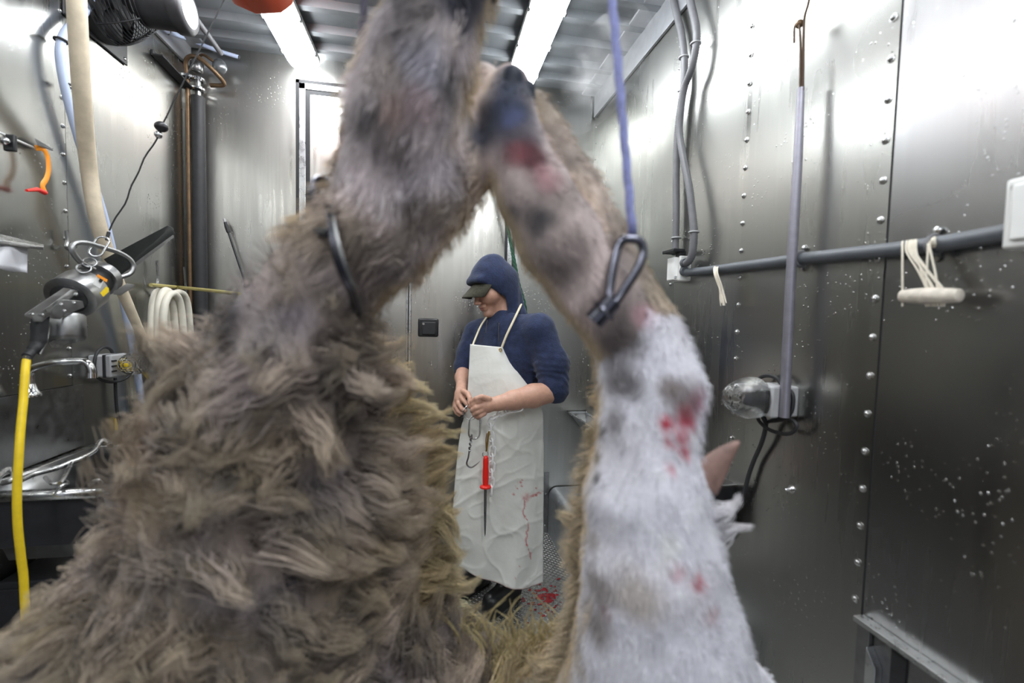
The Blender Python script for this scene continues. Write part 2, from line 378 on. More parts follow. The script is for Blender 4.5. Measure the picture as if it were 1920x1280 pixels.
# sheets of the walls, each a panel with its own edge
yA = float(Rw(1620, 1150)[1])+.006; yB = 1.296
def sheet(parent, nm, a, b, m): o = slab(nm, a, b, m, parent); return o
sheet(WR, 'panel', (XR, yB-.03, .0), (XR+.004, YB, ZC), M['wall'])
sheet(WR, 'panel', (XR-.0015, yA, .0), (XR+.004, yB, ZC), wall_mat('aluminium_sheet_middle', (.40, .40, .38), .23, .33, 9.0))
sheet(WR, 'panel', (XR, YR, .0), (XR+.004, yA-.004, ZC), wall_mat('aluminium_sheet_near', (.37, .37, .37), .23, .33, 15.0))
slab('seam', (XR+.0005, yA-.004, 0), (XR+.004, yA, ZC), M['rubber'], WR)
yC = 1.862
sheet(WL, 'panel', (XL-.004, yC, 0), (XL, YB, ZC), M['wall'])
sheet(WL, 'panel', (XL-.004, YR, 0), (XL+.0015, yC-.004, ZC), wall_mat('aluminium_sheet_hung', (.41, .41, .39), .23, .33, 21.0))
rv = MB().lathe((0, 0, 0), (1, 0, 0), [(.0088, 0), (.0088, .0015), (.006, .0022), (.0055, .005), (.0035, .0068), (.0, .0074)], 12)
me = bpy.data.meshes.new('rivet'); me.from_pydata(rv.v, [], rv.f); me.materials.append(M['steel']); me.polygons.foreach_set('use_smooth', [True]*len(me.polygons)); me.set_sharp_from_angle(angle=.6); RIV = me
def rivets(wall, x, y, z0, z1, dz, sgn, sc=1.0):
    z = z0
    while z <= z1: piece('rivet', RIV, wall, (x, y, z), (0, 0, 0 if sgn > 0 else math.pi), (sc, sc, sc)); z += dz
rivets(WR, XR-.0015, .838, .745, 2.75, .0886, -1)
rivets(WR, XR-.0015, 1.292, .65, 2.75, .089, -1)
rivets(WR, XR, 1.722, .75, 2.75, .089, -1, .75)
rivets(WR, XR, 2.672, .5, 2.75, .10, -1, .6)
rivets(WL, XL+.0015, 1.848, .75, 2.75, .0985, 1, .9)
rivets(WL, XL, 2.66, .5, 2.75, .10, 1, .6)
bolt = MB().lathe((XR, *Rw(1485, 917)[1:]), (-1, 0, 0), [(.012, 0), (.012, .002), (.0075, .002), (.0075, .008), (.004, .008), (.004, .02), (.002, .022)], 10).build('wall_bolt', M['chrome'], WR)

# back wall: sheets, double door, gasket lines
dl, dt = -.763, 2.695; dr = .468
sheet(WB, 'panel', (XL, YB, 0), (dl, YB+.004, ZC), M['wall2'])
sheet(WB, 'panel', (dr+.06, YB, 0), (XR, YB+.004, ZC), wall_mat('aluminium_sheet_corner', (.50, .50, .47), .28, .39, 30.0))
sheet(WB, 'panel', (dl, YB, dt), (dr+.06, YB+.004, ZC), M['wall2'])
dmat = wall_mat('aluminium_door_skin', (.58, .565, .53), .27, .38, 37.0)
D1 = struct(slab('door_1', (dl+.075, YB-.006, .02), (-.150, YB+.004, dt-.075), dmat), 'brushed metal door leaf under the fluorescent lamps')
D2 = struct(slab('door_2', (-.118, YB-.006, .02), (dr-.03, YB+.004, dt-.075), wall_mat('aluminium_door_skin_b', (.52, .505, .47), .27, .38, 41.0)), 'brushed metal door leaf with black latch behind the worker')
FR = bpy.data.objects.new('door_frame', None)
T1 = struct(MB().bb(np.array((dl+.018, YB-.012, 0)), np.array((dl+.052, YB+.004, dt-.018))).build('trim_1', M['alu'], None, .002), 'bright metal frame strip beside the door')
struct(MB().bb(np.array((dl+.018, YB-.012, dt-.052)), np.array((dr, YB+.004, dt-.018))).build('trim_2', M['alu'], None, .002), 'bright metal frame strip above the door')
struct(MB().bb(np.array((dr-.012, YB-.012, 0)), np.array((dr+.016, YB+.004, dt-.052))).build('trim_3', M['alu'], None, .002), 'bright metal frame strip behind the hooded worker')
struct(MB().bb(np.array((-.148, YB-.014, 0)), np.array((-.120, YB+.004, dt-.075))).build('trim_4', M['alu'], None, .002), 'bright metal strip where the door leaves meet')
def gask(nm, x0, x1, z0, z1):
    struct(slab(nm, (x0, YB-.008, z0), (x1, YB+.003, z1), M['rubber']), 'black rubber gasket line of the door')
gask('trim_5', dl, dl+.018, 0, dt); gask('trim_6', dl+.052, dl+.075, 0, dt-.075); gask('trim_7', dl, dr+.06, dt-.018, dt); gask('trim_8', dl+.052, dr, dt-.075, dt-.052)
gask('trim_9', dr-.03, dr-.012, 0, dt-.075); gask('trim_10', dr+.016, dr+.034, 0, dt-.052)
struct(MB().bb(np.array((dr+.034, YB-.010, 0)), np.array((dr+.05, YB+.004, dt-.018))).build('trim_11', M['alu']), 'thin bright metal strip beside the green rope')
slab('centre_gap', (-.140, YB-.0155, 0), (-.132, YB-.0135, dt-.075), M['rubber'], bpy.data.objects['trim_4'])
# latch
c = Bw(803, 614, .01)
lt = thing('door_latch', 'black recessed paddle latch on the back door', 'door latch', c)
MB().box(c+np.array((0, .002, 0)), (.122, .02, .112)).build('plate', M['black'], lt, .012)
b = MB().box(c+np.array((.004, -.012, -.004)), (.082, .012, .078)).build('paddle', M['rubber'], lt, .006)
MB().cyl(c+np.array((-.028, -.018, .022)), c+np.array((-.028, -.0215, .022)), .007, 12).build('lock_cylinder', M['steel'], lt)
# gas strut on back wall
a, b = Bw(420, 410, .03), Bw(462, 536, .03)
gs = thing('gas_strut', 'thin black gas strut leaning on the back wall', 'gas strut', b)
m_ = a+(b-a)*.2
MB().tube([m_, b], .0065, 8).build('rod', M['black'], gs)
MB().tube([a+(b-a)*.05, a+(b-a)*.12, m_], [.008, .011, .010], 8).build('socket', M['rubber'], gs)
MB().tube([a, a+(b-a)*.07], .006, 8).build('tip', M['grey'], gs)
MB().cyl(b+np.array((0, .03, 0)), b+np.array((0, -.012, 0)), .012, 10).build('pivot', M['rubber'], gs)

# ceiling ribs, rail, corner angles
y = 2.56; n = 0
while y > -1.6:
    piece_ = MB().prism([(XL, y-.028, ZC), (XL, y-.018, ZC-.034), (XL, y+.018, ZC-.034), (XL, y+.028, ZC)], (XR-XL, 0, 0)).build('rib', M['ceil'], CE, sharp=20)
    y -= .187 if n % 3 else .15; n += 1
angm = mat('grey_angle', (.42, .43, .45), .7, .4, .1, 20)
rbr = MB().prism([(XR-.002, YR, ZC-.16), (XR-.002, YR, ZC-.02), (XR-.10, YR, ZC-.02), (XR-.10, YR, ZC-.032), (XR-.016, YR, ZC-.032), (XR-.016, YR, ZC-.16)], (0, YB-.02-YR, 0)).build('trim_12', angm, None, .002)
struct(rbr, 'grey metal angle along the ceiling above the riveted wall')
lbr = MB().prism([(XL+.002, YR, ZC-.14), (XL+.002, YR, ZC-.02), (XL+.10, YR, ZC-.02), (XL+.10, YR, ZC-.032), (XL+.016, YR, ZC-.032), (XL+.016, YR, ZC-.14)], (0, YB-.02-YR, 0)).build('trim_13', angm, None, .002)
struct(lbr, 'grey metal angle along the ceiling above the fan')
rail = MB().prism([(-.20, YR, ZC-.036), (-.12, YR, ZC-.036), (-.12, YR, ZC-.048), (-.153, YR, ZC-.048), (-.153, YR, ZC-.10), (-.125, YR, ZC-.10), (-.125, YR, ZC-.112), (-.195, YR, ZC-.112), (-.195, YR, ZC-.10), (-.167, YR, ZC-.10), (-.167, YR, ZC-.048), (-.20, YR, ZC-.048)], (0, YB-.1-YR, 0)).build('overhead_rail', M['steel_dull'], None, .001)
struct(rail, 'dark steel overhead rail along the ceiling', 'rail')

# fluorescent lamps
lampm = mat('lit_diffuser', (1, 1, 1), 0, .4, emit=(.93, .97, 1.0), estr=LAMP_STRENGTH)
def lamp(xc, y0, y1, label):
    r = .077; t = thing('fluorescent_lamp', label, 'lamp', (xc, (y0+y1)/2, ZC-.13), 'fluorescent ceiling lamps')
    MB().bb(np.array((xc-r-.006, y0+.02, ZC-.062)), np.array((xc+r+.006, y1-.02, ZC-.036))).build('housing', M['white'], t, .004)
    prof = [(xc+r*math.cos(a), ZC-.062-.068*math.sin(a)) for a in np.linspace(0, math.pi, 13)]
    rows = []
    for yy, s in ((y0, .0), (y0+.006, .45), (y0+.025, .8), (y0+.07, 1), (y1-.07, 1), (y1-.025, .8), (y1-.006, .45), (y1, 0)):
        rows.append([(x, yy, ZC-.062+(z-ZC+.062)*max(s, .02)) for x, z in prof])
    MB().strip(rows).build('diffuser', lampm, t, sharp=60)
    for yy in np.linspace(y0+.12, y1-.12, 6):
        for sx in (-1, 1): MB().box((xc+sx*(r+.006), yy, ZC-.07), (.010, .022, .026)).build('clip', M['steel'], t, .002)
lamp(-.70, 1.05, 2.64, 'lit fluorescent ceiling lamp beside the red hoist')
lamp(.485, 1.05, 2.58, 'lit fluorescent ceiling lamp directly above the worker')
lamp(-.70, -1.2, .38, 'lit fluorescent ceiling lamp nearer the rear doorway, fan side')
lamp(.485, -1.2, .38, 'lit fluorescent ceiling lamp nearer the rear doorway, riveted wall side')
# ================================================================== the hanging sheep
def SP(px, py, d, rpx): return (at(px, py, d), rpx*d/F)
A = [SP(905, -150, .50, 55), SP(868, -70, .51, 66), SP(826, 10, .52, 76), SP(790, 110, .53, 92), SP(758, 220, .54, 98), SP(735, 330, .56, 92)]
B = [SP(735, 330, .58, 80), SP(690, 420, .58, 74), SP(640, 490, .60, 72)]
B2 = [SP(900, 168, .64, 44), SP(888, 235, .63, 50), SP(855, 300, .61, 68), SP(790, 370, .60, 84), SP(715, 450, .60, 84), SP(645, 500, .61, 82)]
Cc = [SP(955, 165, .60, 40), SP(950, 225, .59, 54), SP(966, 290, .585, 60), SP(1002, 365, .58, 68), SP(1048, 450, .585, 76), SP(1100, 535, .60, 64), SP(1150, 600, .62, 60)]
Dd = [SP(1003, 190, .66, 22), SP(1035, 265, .65, 34), SP(1085, 355, .64, 42), SP(1130, 440, .63, 42), SP(1168, 520, .63, 44), SP(1190, 590, .63, 56)]
Ee = [SP(1160, 580, .62, 50), SP(1198, 640, .63, 66), SP(1222, 730, .63, 82), SP(1212, 830, .63, 80), SP(1210, 930, .63, 98), SP(1220, 1050, .64, 116), SP(1235, 1180, .66, 138), SP(1220, 1330, .70, 165)]
E2 = [SP(1170, 640, .66, 22), SP(1185, 760, .69, 28), SP(1160, 870, .71, 36), SP(1135, 970, .73, 36), SP(1132, 1060, .75, 38), SP(1125, 1180, .77, 42), SP(1095, 1320, .80, 80)]
Lh = [SP(640, 490, .60, 66), SP(590, 570, .61, 78), SP(550, 650, .63, 98), SP(530, 760, .67, 135), SP(535, 880, .70, 155)]
Lb = [SP(535, 880, .72, 155), SP(520, 1050, .76, 195), SP(470, 1250, .80, 270), SP(600, 1500, .85, 260)]
Lf = [SP(600, 700, .78, 45), SP(640, 800, .90, 75), SP(670, 950, .93, 105), SP(680, 1120, .93, 110), SP(760, 1380, .92, 140)]
Br = [SP(700, 1380, .86, 150), SP(930, 1420, .90, 105), SP(1200, 1350, .76, 140)]
SIDE = [SP(385, 725, .66, 52), SP(400, 850, .68, 62), SP(380, 1000, .69, 90), SP(330, 1150, .70, 130), SP(250, 1330, .74, 170)]
RIGHTB = [SP(1390, 1300, .70, 60), SP(1320, 1260, .68, 90)]
z0 = at(700, 1400, .85)
TR = [(z0, .22), (z0+np.array((.05, .05, -.25)), .2), (z0+np.array((.06, .02, -.42)), .12), (z0+np.array((.06, -.05, -.52)), .075), (z0+np.array((.06, -.14, -.56)), .05)]
groups = [('A', A, .02), ('B', B, .03), ('B', B2, .03), ('C', Cc, .015), ('D', Dd, .01), ('E', Ee, .04), ('F', E2, .03), ('L', Lh, .05), ('L', Lb, .06), ('G', Lf, .05), ('G', Br, .06), ('L', SIDE, .06), ('E', RIGHTB, .04), ('L', TR, .06)]
prims = []; pkey = []
for key, ch, k in groups:
    c = chain(ch, k); prims += c; pkey += [key]*len(c)
def wooldisp(X):
    # clumped fleece on the body, nearly smooth on the shanks
    sel = np.full(len(X), 9.0); best = np.zeros(len(X), int)
    for i, p in enumerate(prims):
        d = dist(p, X); m = d < sel; sel[m] = d[m]; best[m] = i
    amp = np.array([{'A': .004, 'B': .007, 'C': .002, 'D': .002, 'E': .003, 'F': .009, 'L': .020, 'G': .018}[k] for k in pkey])[best]
    ramp = np.clip((at(560, 600, .6)[2]-X[:, 2])/.10+.35, .25, 1)
    wv = np.stack([vn(X, 9, 1), vn(X, 9, 2), vn(X, 9, 3)], 1)*.03
    Y = (X+wv)*np.array((1, 1, .55))
    return -amp*ramp*(1-2*np.abs(vn(Y, 24, 4))+.6*vn(Y, 46, 5))
V, Q = sdf_mesh(prims, .0075, disp=(wooldisp, .05))
V = relax(V, Q, 1, .4); NV = normals(V, Q)
def nearest_key(X):
    sel = np.full(len(X), 9.0); best = np.zeros(len(X), int)
    for i, p in enumerate(prims):
        d = dist(p, X); m = d < sel; sel[m] = d[m]; best[m] = i
    return np.array(pkey)[best]
from mathutils.bvhtree import BVHTree
_bvh = BVHTree.FromPolygons([tuple(v) for v in V], [tuple(q) for q in Q])
def hit(px, py, dflt=.6):
    h = _bvh.ray_cast(Vector(CAM), Vector(ray(px, py)))
    return np.array(h[0]) if h[0] is not None else at(px, py, dflt)
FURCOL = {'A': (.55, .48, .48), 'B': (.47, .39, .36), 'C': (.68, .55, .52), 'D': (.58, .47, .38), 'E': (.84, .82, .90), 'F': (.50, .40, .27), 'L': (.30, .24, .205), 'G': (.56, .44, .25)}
# marks on the coat, and bluish sheen painted over the dark hoof: (px, py, size in px, colour, strength)
MARKS = [(870, 0, 42, (.03, .03, .05), 1.0), (880, -60, 60, (.03, .03, .05), 1.0), (1010, 415, 28, (.05, .045, .05), .9), (965, 400, 15, (.10, .09, .1), .8),
  (960, 165, 40, (.03, .04, .08), 1.0), (952, 215, 62, (.035, .045, .09), 1.0), (908, 250, 40, (.03, .035, .06), .95), (975, 265, 45, (.05, .04, .06), .9),
  (955, 142, 34, (.03, .04, .08), 1.0), (988, 165, 26, (.03, .035, .06), 1.0), (1000, 300, 34, (.07, .006, .015), 1.0), (965, 295, 24, (.25, .07, .08), .7), (1030, 335, 24, (.40, .15, .18), .55),
  (1080, 480, 40, (.22, .17, .16), .5), (1060, 520, 34, (.13, .10, .09), .6), (1155, 640, 48, (.10, .08, .08), .85), (1165, 720, 38, (.10, .08, .075), .8), (1150, 790, 26, (.10, .08, .08), .7),
  (1255, 795, 15, (.55, .01, .05), 1.0), (1290, 780, 22, (.45, .01, .05), .95), (1310, 750, 22, (.35, .05, .12), .8), (1285, 845, 15, (.55, .015, .05), 1.0), (1258, 825, 10, (.55, .02, .05), .8), (1283, 815, 14, (.50, .02, .05), .8),
  (1260, 880, 9, (.6, .15, .2), .7), (1307, 1090, 14, (.55, .05, .08), .85), (1275, 1068, 16, (.6, .25, .3), .6), (1335, 1155, 16, (.45, .22, .24), .6), (1135, 1150, 16, (.4, .2, .2), .6),
  (1280, 740, 40, (.16, .12, .11), .8), (1255, 720, 24, (.22, .17, .15), .7), (1190, 1120, 50, (.50, .40, .30), .5), (1210, 590, 24, (.6, .3, .36), .5),
  (1128, 800, 14, (.05, .045, .045), .9), (1122, 850, 16, (.05, .045, .045), .9), (1118, 895, 13, (.05, .045, .045), .8), (1122, 760, 14, (.06, .05, .05), .8),
  (1120, 1100, 40, (.20, .15, .12), .7), (1120, 1170, 40, (.22, .17, .13), .7), (1110, 1010, 22, (.30, .22, .15), .5),
  (735, 275, 30, (.14, .11, .11), .7), (690, 300, 40, (.20, .16, .16), .5), (720, 130, 40, (.26, .20, .17), .5), (790, 190, 40, (.36, .24, .26), .5), (730, 200, 26, (.40, .22, .16), .4), (840, 330, 45, (.50, .47, .52), .5), (800, 110, 40, (.58, .56, .66), .6), (770, 340, 30, (.52, .48, .52), .5),
  (800, 400, 40, (.22, .17, .14), .6), (700, 520, 40, (.22, .16, .13), .6), (640, 650, 34, (.10, .085, .08), .7), (560, 600, 40, (.42, .36, .40), .5), (410, 700, 22, (.05, .045, .05), .95), (640, 545, 30, (.24, .19, .18), .5), (500, 640, 40, (.42, .37, .37), .5),
  (420, 840, 60, (.20, .16, .14), .5), (640, 770, 46, (.12, .10, .09), .6), (330, 1220, 70, (.12, .09, .05), .6), (420, 1200, 60, (.12, .085, .05), .6), (640, 1110, 60, (.17, .13, .09), .6), (560, 1230, 60, (.16, .12, .08), .5), (960, 220, 20, (.06, .08, .2), .6), (100, 1220, 50, (.36, .35, .42), .5)]
anch = [(hit(px, py), s, np.array(c), st) for px, py, s, c, st in MARKS]
def coat(X, keys=None, N=None):
    keys = nearest_key(X) if keys is None else keys
    c = np.array([FURCOL[k] for k in keys])
    n1 = fbm(X, 22, 3, 2)[:, None]; n2 = vn(X, 60, 5)[:, None]
    wool = np.isin(keys, ['L', 'G', 'B', 'A', 'D'])[:, None]
    sk = np.isin(keys, ['A', 'B', 'C', 'D'])[:, None]; m_ = np.clip(.5+.75*fbm(X*np.array((1, 1, .7)), 17, 4, 21), 0, 1)[:, None]
    c = np.where(sk, c*(.48+.90*m_)+np.array((.02, .015, .03))*m_, c)
    c = c*(1+np.where(wool, .78, .12)*n1+np.where(wool, .16, .05)*n2)
    warm = np.clip(vn(X, 11, 8), 0, 1)[:, None]*np.where(wool, 1, .25); c = c*(1-.6*warm)+np.array((.56, .42, .25))*.6*warm
    lav = np.clip(vn(X, 13, 9), 0, 1)[:, None]*np.where(wool, 1, 0); c = c*(1-.5*lav)+np.array((.42, .36, .41))*.5*lav
    X2 = X+np.stack([vn(X, 35, 1), vn(X, 35, 2), vn(X, 35, 3)], 1)*.008
    for p, s, col, st in anch:
        d = np.linalg.norm(X2-p, axis=1)/(s*.60/F); w = (st*np.clip(1.6-1.25*d, 0, 1))[:, None]; c = c*(1-w)+col*w
    # tan hair along the sides and back of the shanks
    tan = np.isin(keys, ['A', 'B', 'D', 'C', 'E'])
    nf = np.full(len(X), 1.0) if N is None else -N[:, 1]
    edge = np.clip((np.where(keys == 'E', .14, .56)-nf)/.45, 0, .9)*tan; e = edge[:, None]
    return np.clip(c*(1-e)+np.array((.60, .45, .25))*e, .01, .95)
furm = mat('wool_coat', (.5, .45, .4), 0, .85, .12, 180, attr='Col', sheen=.25)
root = SHEEP = thing('sheep_carcass', 'hanging woolly sheep carcass with dark hooves in front of the worker', 'carcass', (z0[0], z0[1], float(V[:, 2].min())))
o = finish('body', np_mesh('body', V, Q, coat(V, None, NV)*.8), furm, root, sharp=0)  # coat darkened below the hair: deep shade between locks painted in
# --- short hair on the shanks and the pale belly
fq = nearest_key(V[Q[:, 0]]); vis = (np.einsum('ij,ij->i', NV[Q[:, 0]], CAM-V[Q[:, 0]]) > -.15) & (V[Q[:, 0], 2] > .62)
w = np.array([{'A': 1, 'B': 1, 'C': .7, 'D': .8, 'E': 1, 'F': 1.2, 'L': .35, 'G': .5}[k] for k in fq])*vis
n = 30000; P, vi = scatter(V, Q, n, w); K = nearest_key(P); Nn = NV[vi]
flow = {'A': (-.25, .1, -1), 'B': (-.7, 0, -.6), 'C': (.4, 0, -.9), 'D': (.5, .1, -.8), 'E': (.12, 0, -1), 'F': (-.7, .1, -.5), 'L': (-.1, -.2, .4), 'G': (.6, .1, .2)}
fl = np.array([flow[k] for k in K]); ln = np.array([{'A': .020, 'B': .024, 'C': .010, 'D': .014, 'E': .012, 'F': .026, 'L': .03, 'G': .035}[k] for k in K])*(.6+.8*rng.random(n))
clump = np.stack([vn(P, 28, 1), vn(P, 28, 2), vn(P, 28, 3)], 1)
d0 = Nn*.8+fl*.6+clump*.8+rng.normal(size=(n, 3))*.18; d0 /= np.linalg.norm(d0, axis=1, keepdims=True)
t = np.linspace(0, 1, 4)[None, :, None]
Cn = P[:, None]-Nn[:, None]*.002 + d0[:, None]*ln[:, None, None]*t + (fl*.5-Nn*.25)[:, None]*ln[:, None, None]*t*t*.8
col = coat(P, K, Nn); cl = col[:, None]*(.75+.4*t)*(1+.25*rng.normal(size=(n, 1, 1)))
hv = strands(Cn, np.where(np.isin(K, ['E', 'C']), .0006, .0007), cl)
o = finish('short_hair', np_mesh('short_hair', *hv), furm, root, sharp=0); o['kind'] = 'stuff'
# --- long wool locks on the fleece
w = np.array([{'A': .03, 'B': .25, 'C': 0, 'D': 0, 'E': 0, 'F': .5, 'L': 1, 'G': 1.2}[k] for k in fq])*vis*np.where(V[Q[:, 0], 2] > at(560, 600, .6)[2]+.02, .45, 1)
nl = 900; P, vi = scatter(V, Q, nl, w); K = nearest_key(P); Nn = NV[vi]
fl = np.array([{'L': (.35, -.1, -.05), 'G': (.95, -.1, .12), 'F': (-.8, .1, -.2), 'B': (-.5, 0, .2), 'A': (-.4, 0, .1)}.get(k, (0, 0, -.5)) for k in K])
cl3 = np.stack([vn(P, 7, 11), vn(P, 7, 12), vn(P, 7, 13)], 1)
d0 = Nn*.75+fl*.6+cl3*.9+rng.normal(size=(nl, 3))*.2; d0 /= np.linalg.norm(d0, axis=1, keepdims=True)
ln = np.array([{'L': .066, 'G': .062, 'F': .03, 'B': .028, 'A': .025}.get(k, .015) for k in K])*(.6+.7*rng.random(nl))*np.clip(.42+(at(560, 600, .6)[2]-P[:, 2])/.12, .38, 1)
side = np.cross(d0, rng.normal(size=(nl, 3))); side /= np.linalg.norm(side, axis=1, keepdims=True); s2 = np.cross(d0, side)
S = 6; t = np.linspace(0, 1, S)[None, :, None]; ph = rng.random((nl, 1, 1))*6.28; fr = 1.0+1.2*rng.random((nl, 1, 1))
LK = P[:, None]-Nn[:, None]*.006 + d0[:, None]*ln[:, None, None]*t + (side[:, None]*np.sin(ph+fr*6.28*t)+s2[:, None]*np.cos(ph+fr*5*t))*ln[:, None, None]*.10*t**.7 + (fl*.3-Nn*.12+cl3*.3)[:, None]*ln[:, None, None]*t*t
ns = 42; offs = rng.normal(size=(nl, ns, 1, 3))*np.array(.0115)
Cn = LK[:, None]+offs*(1-.62*t[None]**1.3)+rng.normal(size=(nl, ns, S, 3))*.0004
base = coat(P, K, Nn)*(1+.30*rng.normal(size=(nl, 1)).clip(-1.6, 1.6)); tipc = np.where(np.isin(K, ['G', 'F'])[:, None], np.array((.80, .65, .40)), np.array((.62, .50, .33)))  # ochre tip colour stands in for lamp backlight on the wool edges
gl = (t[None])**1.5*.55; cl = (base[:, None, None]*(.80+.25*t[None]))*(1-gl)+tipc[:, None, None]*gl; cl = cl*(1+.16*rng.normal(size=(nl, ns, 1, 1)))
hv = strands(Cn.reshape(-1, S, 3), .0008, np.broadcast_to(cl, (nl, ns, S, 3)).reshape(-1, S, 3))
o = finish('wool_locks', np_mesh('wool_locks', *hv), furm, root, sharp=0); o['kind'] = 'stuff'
# ================================================================== the worker
D0 = 2.10
def mp(px, py, dd=0.0): return at(px, py, D0+dd)
def cv(x, y, z): return _rt*x + _up*y - _fw*z         # x right, y up, z towards the camera
def unit(v): v = np.array(v, float); return v/np.linalg.norm(v)
zup = np.array((0, 0, 1.0))
foot1 = on(948, 1128, 2, 0.0); foot2 = on(893, 1098, 2, 0.0)
PERSON = thing('person', 'worker in navy hooded sweatshirt and white apron, looking down at both hands', 'person', (foot1+foot2)/2)
skin = mat('skin', (.55, .31, .225), 0, .5, .10, 60, attr=None, sss=.08, bump=.15, bscale=220)
# head frame
hf = unit(cv(-.72, -.40, .50)); hu = zup*0+cv(0, 1, 0); hu = unit(hu-hf*(hu@hf)); hs = np.cross(hu, hf)     # hs: towards his left cheek (camera side)
if hs@_fw > 0: hs = -hs
Hc = mp(924, 541, .02)
def H(f, u, s=0.0): return Hc+hf*f+hu*u+hs*s
AX = np.stack([hf, hu, hs])
body = [ell(H(-.012, .035), (.098, .095, .076), AX, .02), cone(H(.02, -.045), H(.062, -.098), .058, .026, .02), cone(H(.045, -.02, .03), H(.045, -.02, -.03), .045, .045, .02),
        cone(H(.062, .0, .030), H(.060, -.03, .034), .026, .022, .012), cone(H(.062, .0, -.030), H(.060, -.03, -.034), .026, .022, .012),
        cone(H(.084, .028, .034), H(.088, .026, -.034), .014, .014, .010), cone(H(.088, .014), H(.116, -.030), .008, .0105, .008),
        cone(H(.104, -.036, .011), H(.104, -.036, -.011), .0085, .0085, .006), cone(H(.090, -.058, .02), H(.090, -.058, -.02), .009, .009, .005),
        cone(H(.088, -.071, .016), H(.088, -.071, -.016), .0095, .0095, .005), ell(H(.078, -.098), (.02, .018, .024), AX, .012),
        ell(H(.074, .010, .032), (.016, .012, .016), AX, .006), ell(H(.074, .010, -.032), (.016, .012, .016), AX, .006),
        cone(H(-.03, -.04), mp(950, 612, .04), .058, .062, .02)]
sl, sr = mp(890, 622, .12), mp(1016, 622, -.07)
el, er = mp(869, 692, .07), mp(1040, 733, -.10)
wl, wr = mp(866, 727, -.09), mp(934, 756, -.24)
chest, belly, hip = mp(952, 660, .07), mp(952, 740, .07), mp(950, 800, .06)
body += [cone(mp(950, 612, .04), chest, .055, .075, .03), cone(chest, belly, .075, .085, .03), cone(belly, hip, .085, .09, .03), cone(chest, sl, .06, .035, .02), cone(chest, sr, .06, .045, .02),
         cone(sl, el, .042, .036, .02), cone(sr, er, .056, .046, .02)]
fl_ = el+(wl-el)*.45; fr_ = er+(wr-er)*.40
body += chain([(el, .034), (fl_, .036), (wl, .0255)], .015) + chain([(er, .047), (fr_, .052), (er+(wr-er)*.75, .041), (wr, .032)], .015)
for ft, sx in ((foot1, .05), (foot2, -.06)):
    body += chain([(hip+_rt*sx, .085), (ft+zup*.5+(hip+_rt*sx-ft)*.12*np.array((1, 1, 0)), .055), (ft+zup*.10, .036)], .02) + [cone(ft+zup*.05, ft+zup*.035+cv(-.07, 0, .07)*np.array((1, 1, 0)), .034, .028, .02)]
# hands: palm and five fingers each, curled on the ring
def hand(wrist, palm, pr, fingers, thumb):
    out = [cone(wrist, palm[0], .026, pr, .012), cone(palm[0], palm[1], pr, pr*.92, .012)]
    for fg in fingers + [thumb]:
        out += chain([(mp(*p[:3]), p[3]) for p in fg], .0035)
    return out
hz = -.26
body += hand(wr, (mp(914, 759, hz+.005), mp(903, 762, hz)), .031,
   [[(906, 751, hz-.012, .0125), (896, 752, hz-.028, .0105), (887, 758, hz-.022, .0095), (882, 761, hz-.012, .0085)],
    [(904, 760, hz-.018, .0125), (893, 764, hz-.033, .0105), (886, 768, hz-.026, .0095), (885, 771, hz-.008, .0085)],
    [(904, 768, hz-.018, .012), (895, 773, hz-.030, .010), (889, 776, hz-.022, .0092), (889, 779, hz-.006, .0085)],
    [(908, 775, hz-.012, .011), (900, 780, hz-.022, .0095), (895, 782, hz-.012, .0085), (897, 784, hz+.004, .008)]],
   [(916, 748, hz-.012, .014), (903, 744, hz-.030, .0115), (893, 747, hz-.030, .0105), (883, 753, hz-.018, .009)])
hz2 = -.13
body += hand(wl, (mp(864, 738, hz2), mp(861, 747, hz2-.01)), .026,
   [[(863, 741, hz2-.018, .012), (868, 749, hz2-.040, .0105), (875, 757, hz2-.060, .0095), (881, 763, hz2-.075, .0085)],
    [(858, 745, hz2-.014, .012), (860, 757, hz2-.034, .0105), (866, 766, hz2-.046, .0095), (873, 770, hz2-.055, .0085)],
    [(855, 750, hz2-.008, .0115), (854, 762, hz2-.022, .010), (859, 771, hz2-.032, .0092), (866, 775, hz2-.038, .0085)],
    [(853, 755, hz2+.006, .011), (852, 766, hz2-.004, .0095), (856, 774, hz2-.012, .0085), (861, 778, hz2-.018, .008)]],
   [(868, 733, hz2-.018, .0135), (877, 738, hz2-.052, .0115), (881, 747, hz2-.080, .0105), (880, 756, hz2-.092, .009)])
V, Q = sdf_mesh(body, .0042, [ell(H(.104, .010, .033), (.020, .009, .014), AX, .006), ell(H(.104, .010, -.033), (.020, .009, .014), AX, .006), cone(H(.104, -.0645, .02), H(.104, -.0645, -.02), .004, .004, .003)])
V = relax(V, Q, 1, .35)
finish('body', np_mesh('body', V, Q), skin, PERSON, sharp=0)
